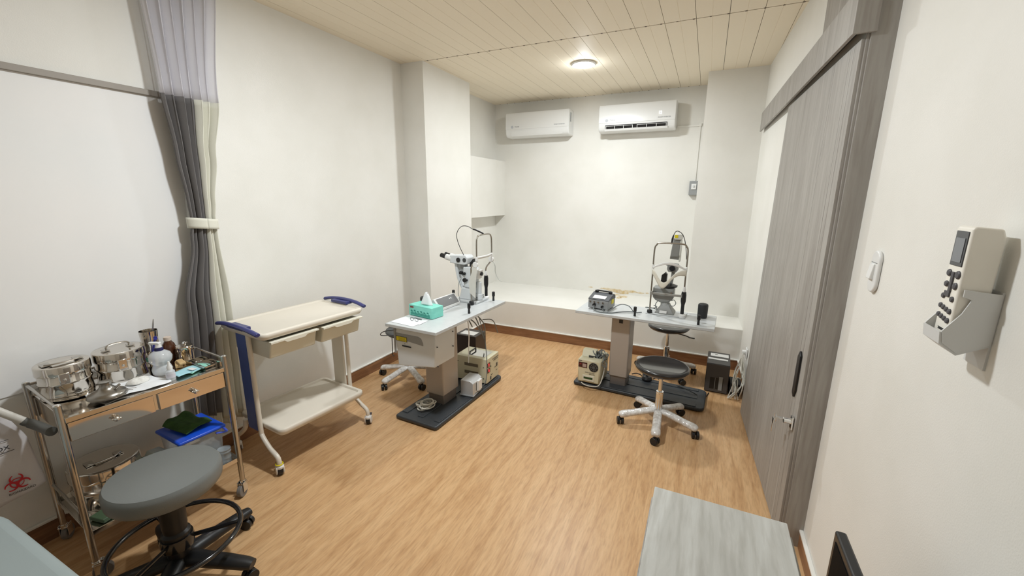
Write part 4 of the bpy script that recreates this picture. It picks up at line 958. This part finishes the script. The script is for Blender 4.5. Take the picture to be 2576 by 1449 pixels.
# ------------------------------------------------------------------ curtain
def cur(z0, z1, u0, u1, seedp=0, nu=120, nz=50, dx=0):
    def fn(u, v):
        U = u0+(u1-u0)*u; z = z1+(z0-z1)*v
        # half width and centre along the wall at height z
        K = [(2.82,.19,1.465),(2.12,.142,1.437),(1.8,.10,1.42),(1.55,.070,1.412),(1.46,.062,1.408),(1.35,.070,1.40),(1.0,.118,1.37),(.6,.128,1.355),(.3,.132,1.345)]
        for (za, wa, ca_), (zb, wb, cb_) in zip(K[:-1], K[1:]):
            if z <= za and z >= zb:
                t = (za-z)/(za-zb); t = t*t*(3-2*t); hw = wa+(wb-wa)*t; cc = ca_+(cb_-ca_)*t; break
        else: hw, cc = (K[0][1:] if z > 2 else K[-1][1:])
        tight = min(1, hw/.12)
        ph = 2*PI*6.5*U
        amp = .023*tight+.006
        y = cc+hw*(2*U-1)+.006*math.sin(ph*2)*tight
        x_ = -2.588+dx+amp*math.sin(ph+.8*math.sin(z*1.3))+.007*math.sin(2*PI*3.1*U+z)+(.03*(1-tight)*math.cos(PI*(U-.5)))
        return (x_, y, z)
    m = MB(); m.grid(fn, nu, nz); return m
o = thing('curtain', 'floor-length grey curtain with cream edge and white mesh top, tied back at mid height', 'curtain')
def netmat():
    m = mat('curtain_mesh', (242,240,246), .7, alpha=.5); return m
cur(2.095, 2.744, 0, 1, nz=12).build('mesh_top', netmat(), o, solid=.0015, ang=80)
cur(.30, 2.10, 0, .60, nz=60).build('grey_drape', mat('grey_drape', (110,107,106), .75, bump=.15, bs=400), o, solid=.003, ang=80)
cur(.24, 2.10, .60, 1, nz=60).build('cream_drape', mat('cream_drape', (222,220,206), .75, bump=.15, bs=400), o, solid=.003, ang=80)
cur(.20, .62, .10, .98, nz=20, dx=-.02).build('cream_lining', mat('cream_drape', (222,220,206)), o, solid=.003, ang=80)
m = MB(); m.tube([(-2.505+.052*math.cos(a), 1.372+.073*math.sin(a), 1.44-.006*math.sin(a)) for a in [2*PI*k/40 for k in range(40)]], .022, 10, True, flat=(1,.18)) if False else None
m = MB()
def band(u, v):
    a = 2*PI*u; return (-2.583+.046*math.cos(a), 1.408+.077*math.sin(a), 1.408+.058*v-.008*math.sin(a))
m.grid(band, 48, 4); m.build('tie_band', mat('cream_drape', (222,220,206)), o, solid=.004, ang=80)
tr = MB().span((-2.60,-1.3,ZC-.022),(-2.57,1.70,ZC)); tag(tr.build('curtain_track', white_pl, bevel=.002), 'white ceiling track that the grey curtain hangs from', 'curtain track')

# ------------------------------------------------------------------ glossy wall panel with grey trim on the left wall
gloss = mat('glossy_white_board', (246,244,242), .13, spec=.5, coat=.3, var=(241,241,240), vs=(2,2,2))
o = thing('wall_panel', 'large glossy white panel with grey top trim on the left wall behind the trolley', 'wall panel')
MB().span((XL,-1.4,.74),(XL+.006,1.375,2.092)).build('panel_sheet', gloss, o)
MB().span((XL,-1.4,2.090),(XL+.022,1.375,2.118)).build('top_trim', mat('taupe_trim', (150,142,132), .5), o, bevel=.002)

# ------------------------------------------------------------------ white rail with hanging waste bag, near left
o = thing('bag_stand', 'white tubular rail with dark grey end grip beside the near end of the trolley', 'rail', (-2.43,.30,0))
m = MB(); m.tube([(.0,.0,0),(.0,.0,.86),(.005,.05,.90),(.01,.10,.885),(.025,.245,.70)], .0145, 14); m.build('rail_tube', mat('white_enamel', (206,202,194), .35), o)
m = MB(); m.tube(arc([(.024,.24,.705),(.05,.256,.69),(.11,.262,.688),(.20,.262,.694)]), [.016]*6+[.018]*19, 12) ; m.build('end_grip', mat('grip_grey', (84,84,80), .5), o)
MB().lathe([(.001,0),(.13,0),(.13,.012),(.02,.02),(.001,.02)], (0,0,0), 28).build('stand_foot', mat('white_enamel', (206,202,194)), o)
def bagf(u, v):
    a = u*2-1; z = .83-.50*v
    hw = .02+.088*min(1, v*1.9)**.7
    return (-2.475+.030*math.cos(a*1.4)+.012*math.sin(7*u+2*v)*v+.02*v, .452+hw*a*1.0+.04*v*(1-0*u)-.0, z+.05*a*v*.6+.012*math.sin(3*u))
m = MB(); m.grid(bagf, 30, 30); bag = tag(m.build('waste_bag', mat('white_bag', (204,200,200), .45, bump=.5, bs=25), solid=.006, ang=80), 'white plastic waste bag with red biohazard symbol hanging from the rail', 'bag')
def bag_print(fn_pts, name, m_): pass
bag.location = (.0,-.035,.042)
BR = (PI/2, 0, PI/2-.10)
bio = MB()
def ring2(c, r, rw, a0, a1, n=22):
    bio.tube([(0, c[0]+r*math.cos(a0+(a1-a0)*k/n), c[1]+r*math.sin(a0+(a1-a0)*k/n)) for k in range(n+1)], [rw*(.4+.6*math.sin(PI*k/n)) for k in range(n+1)], 6, flat=(1,1))
for k in range(3):
    a = PI/2+2*PI*k/3; ring2((.017*math.cos(a), .017*math.sin(a)), .0145, .0038, a+.5, a+2*PI-.5)
ring2((0,0), .016, .002, 0, 2*PI)
bo = bio.build('biohazard_symbol', red, bag); bo.location = (-2.421,.520,.415); bo.scale = (.12,1.15,1.15); bo.rotation_euler = (0,0,-.10)
text('BIOHAZARD', .013, darkprint, bag, (-2.419,.528,.375), (PI/2,.0,PI/2-.1))
text('& Box', .034, darkprint, bag, (-2.428,.485,.575), (PI/2,-.0,PI/2-.1)); text('XL', .026, darkprint, bag, (-2.432,.478,.618), (PI/2,0,PI/2-.1))
MB().box((-2.430,.488,.552), (.001,.10,.002)).box((-2.433,.486,.600), (.001,.09,.0015)).build('print_line', darkprint, bag)
MB().box((-2.425,.44,.725), (.01,.045,.045)).build('yellow_label', mat('amber_label', (226,168,30), .5), bag, bevel=.004)

# ------------------------------------------------------------------ sheet-covered couch corner, lower left
def couch(u, v):
    a = 2*PI*u
    return None
o = thing('exam_couch', 'pale blue-grey sheet over the rounded end of an examination couch in the near left corner', 'couch', (-1.77,-.42,0))
m = MB(); hx, hy = .47, .80; q = []
for (sx, sy_, a0) in ((1,1,0),(-1,1,1),(-1,-1,2),(1,-1,3)):
    for k in range(9):
        a = a0*PI/2+PI/2*k/8; r_ = .16; q.append((sx*(hx-r_)+r_*math.cos(a), sy_*(hy-r_)+r_*math.sin(a)))
m.prism(q, 2, .40, .52); m.build('mattress_sheet', mat('blue_grey_sheet', (152,162,162), .8, bump=.35, bs=12), o, bevel=.035, seg=4)
MB().span((-.42,-.72,.345),(.42,.70,.40)).build('couch_frame', grey_pl, o, bevel=.01)
for sx in (-.38,.38):
    for sy_ in (-.66,.60): MB().cyl((sx,sy_,0),(sx,sy_,.35), .02).build('leg', grey_pl, o)

# ------------------------------------------------------------------ desk, monitor, near right
o = thing('desk', 'pale grey wood-grain desk with square corners at the bottom right, by the sliding door', 'desk', (.11,.66,0))
MB().span((-.172,-.75,.725),(.166,.508,.75)).build('desktop', deskwood, o, bevel=.002)
for sx in (-1,1): MB().span((sx*.168-.009,-.73,0),(sx*.168+.009,.49,.725)).build('side_panel', greywood, o, bevel=.001)
MB().span((-.158,.44,.0),(.158,.458,.725)).build('end_panel', greywood, o)
o = thing('monitor', 'black monitor seen edge-on between the grey desk and the right wall', 'monitor', (.385,1.165,0), math.radians(90))
m = MB(); m.box((-.31,.0,.60), (.60,.024,.36), rot=Matrix.Rotation(.0,3,'X')); fr = m.build('bezel', black, o, bevel=.005)
fr.rotation_euler = (0,.0,0)
m = MB(); m.prism([(-.012,.45),(-.012,.76),(-.05,.70),(-.07,.62),(-.05,.50)], 0, -.50, -.06); m.build('rear_shell', mat('black_shell', (30,29,32), .45), o, bevel=.01)
MB().box((-.31,.0125,.60), (.56,.002,.32)).build('screen', mat('dark_screen', (10,10,12), .7, spec=.1), o)
MB().box((-.31,-.03,.22), (.05,.02,.44)).box((-.31,-.0,.008), (.22,.16,.016)).build('stand', black, o, bevel=.004)

# ------------------------------------------------------------------ near right wall: light switch, remote in its holder
o = thing('light_switch', 'white rounded rocker light switch on the near right wall beside the grey door jamb', 'light switch', (XN, 1.795, 1.355))
m = MB(); q = []
for (sx, sy_, a0) in ((1,1,0),(-1,1,1),(-1,-1,2),(1,-1,3)):
    for k in range(9):
        a = a0*PI/2+PI/2*k/8; q.append((sx*.002+.034*math.cos(a), sy_*.038+.034*math.sin(a)))
m.prism(q, 0, -.012, 0); m.build('plate', white_pl, o, bevel=.005, seg=3)
MB().box((-.014,.006,.0), (.012,.036,.052), rot=Matrix.Rotation(.12,3,'Y')).build('rocker', mat('rocker_white', (240,240,238), .25), o, bevel=.002)
MB().box((-.0125,.0,.031), (.002,.05,.002)).build('groove', grey_pl, o)
o = thing('remote_control', 'white air conditioner remote with grey screen standing in a wall holder', 'remote control', (XN-.041, 1.165, 1.425), 0)
# local: -x faces the room
rc = MB(); rc.prism([(-.026,-.115),(-.026,.115),(-.022,.122),(.020,.118),(.026,.10),(.024,-.10),(.018,-.118),(-.02,-.12)], 1, -.030, .030)
rb = rc.build('remote_body', mat('remote_ivory', (240,235,224), .35), o, bevel=.007, seg=3)
MB().box((-.0268,.0,.075), (.002,.046,.072)).build('screen_bezel', mat('screen_bezel', (72,74,78), .3), rb, bevel=.0009)
MB().box((-.0282,.0,.072), (.0012,.034,.050)).build('screen', mat('lcd_grey', (120,124,130), .2), rb)
bm = mat('button_grey', (78,76,80), .5)
for (yy, zz, r_) in ((.016,.022,.0075),(-.018,.022,.0085),(.017,-.002,.0065),(-.017,-.002,.0075),(.018,-.028,.006),(-.017,-.030,.006),(.02,-.050,.0055),(.008,-.052,.0055),(-.005,-.054,.0055),(-.018,-.056,.006),(.02,-.070,.0055),(.008,-.072,.0055),(-.005,-.074,.0055),(-.018,-.076,.006)):
    MB().lathe([(.001,0),(r_,0),(r_,.002),(r_*.8,.0035),(.001,.004)], seg=14).build('button', bm, rb, loc=(-.026,yy,zz), rot=(0,-PI/2,0))
MB().box((-.0275,.0,.005), (.003,.010,.042)).box((-.0275,.006,-.022), (.003,.02,.012)).build('rocker_button', bm, rb, bevel=.001)
text('TRANE', .008, darkprint, rb, (-.0268,-.0,-.098), (PI/2,0,-PI/2))
o = thing('remote_holder', 'white plastic wall holder cupping the lower half of the remote', 'remote holder', (XN, 1.165, 1.35))
hy = .036
prof = [(-.002,.065),(-.060,.070),(-.060,.055),(-.046,.050),(-.056,.02),(-.080,-.02),(-.076,-.045),(-.050,-.065),(-.002,-.040)]
for s2 in (-1, 1): MB().prism([(a,b_) for a,b_ in prof], 1, s2*hy-.0015, s2*hy+.0015).build('side_cheek', mat('holder_white', (216,216,214), .4), o)
m = MB(); m.span((-.004,-hy,-.095),(0,hy,.07)); m.prism([(-.080,-.022),(-.083,-.022),(-.080,-.048),(-.050,-.070),(-.004,-.045),(-.004,-.042),(-.050,-.065),(-.076,-.045)], 1, -hy, hy)
m.build('cup', mat('holder_white', (216,216,214)), o)
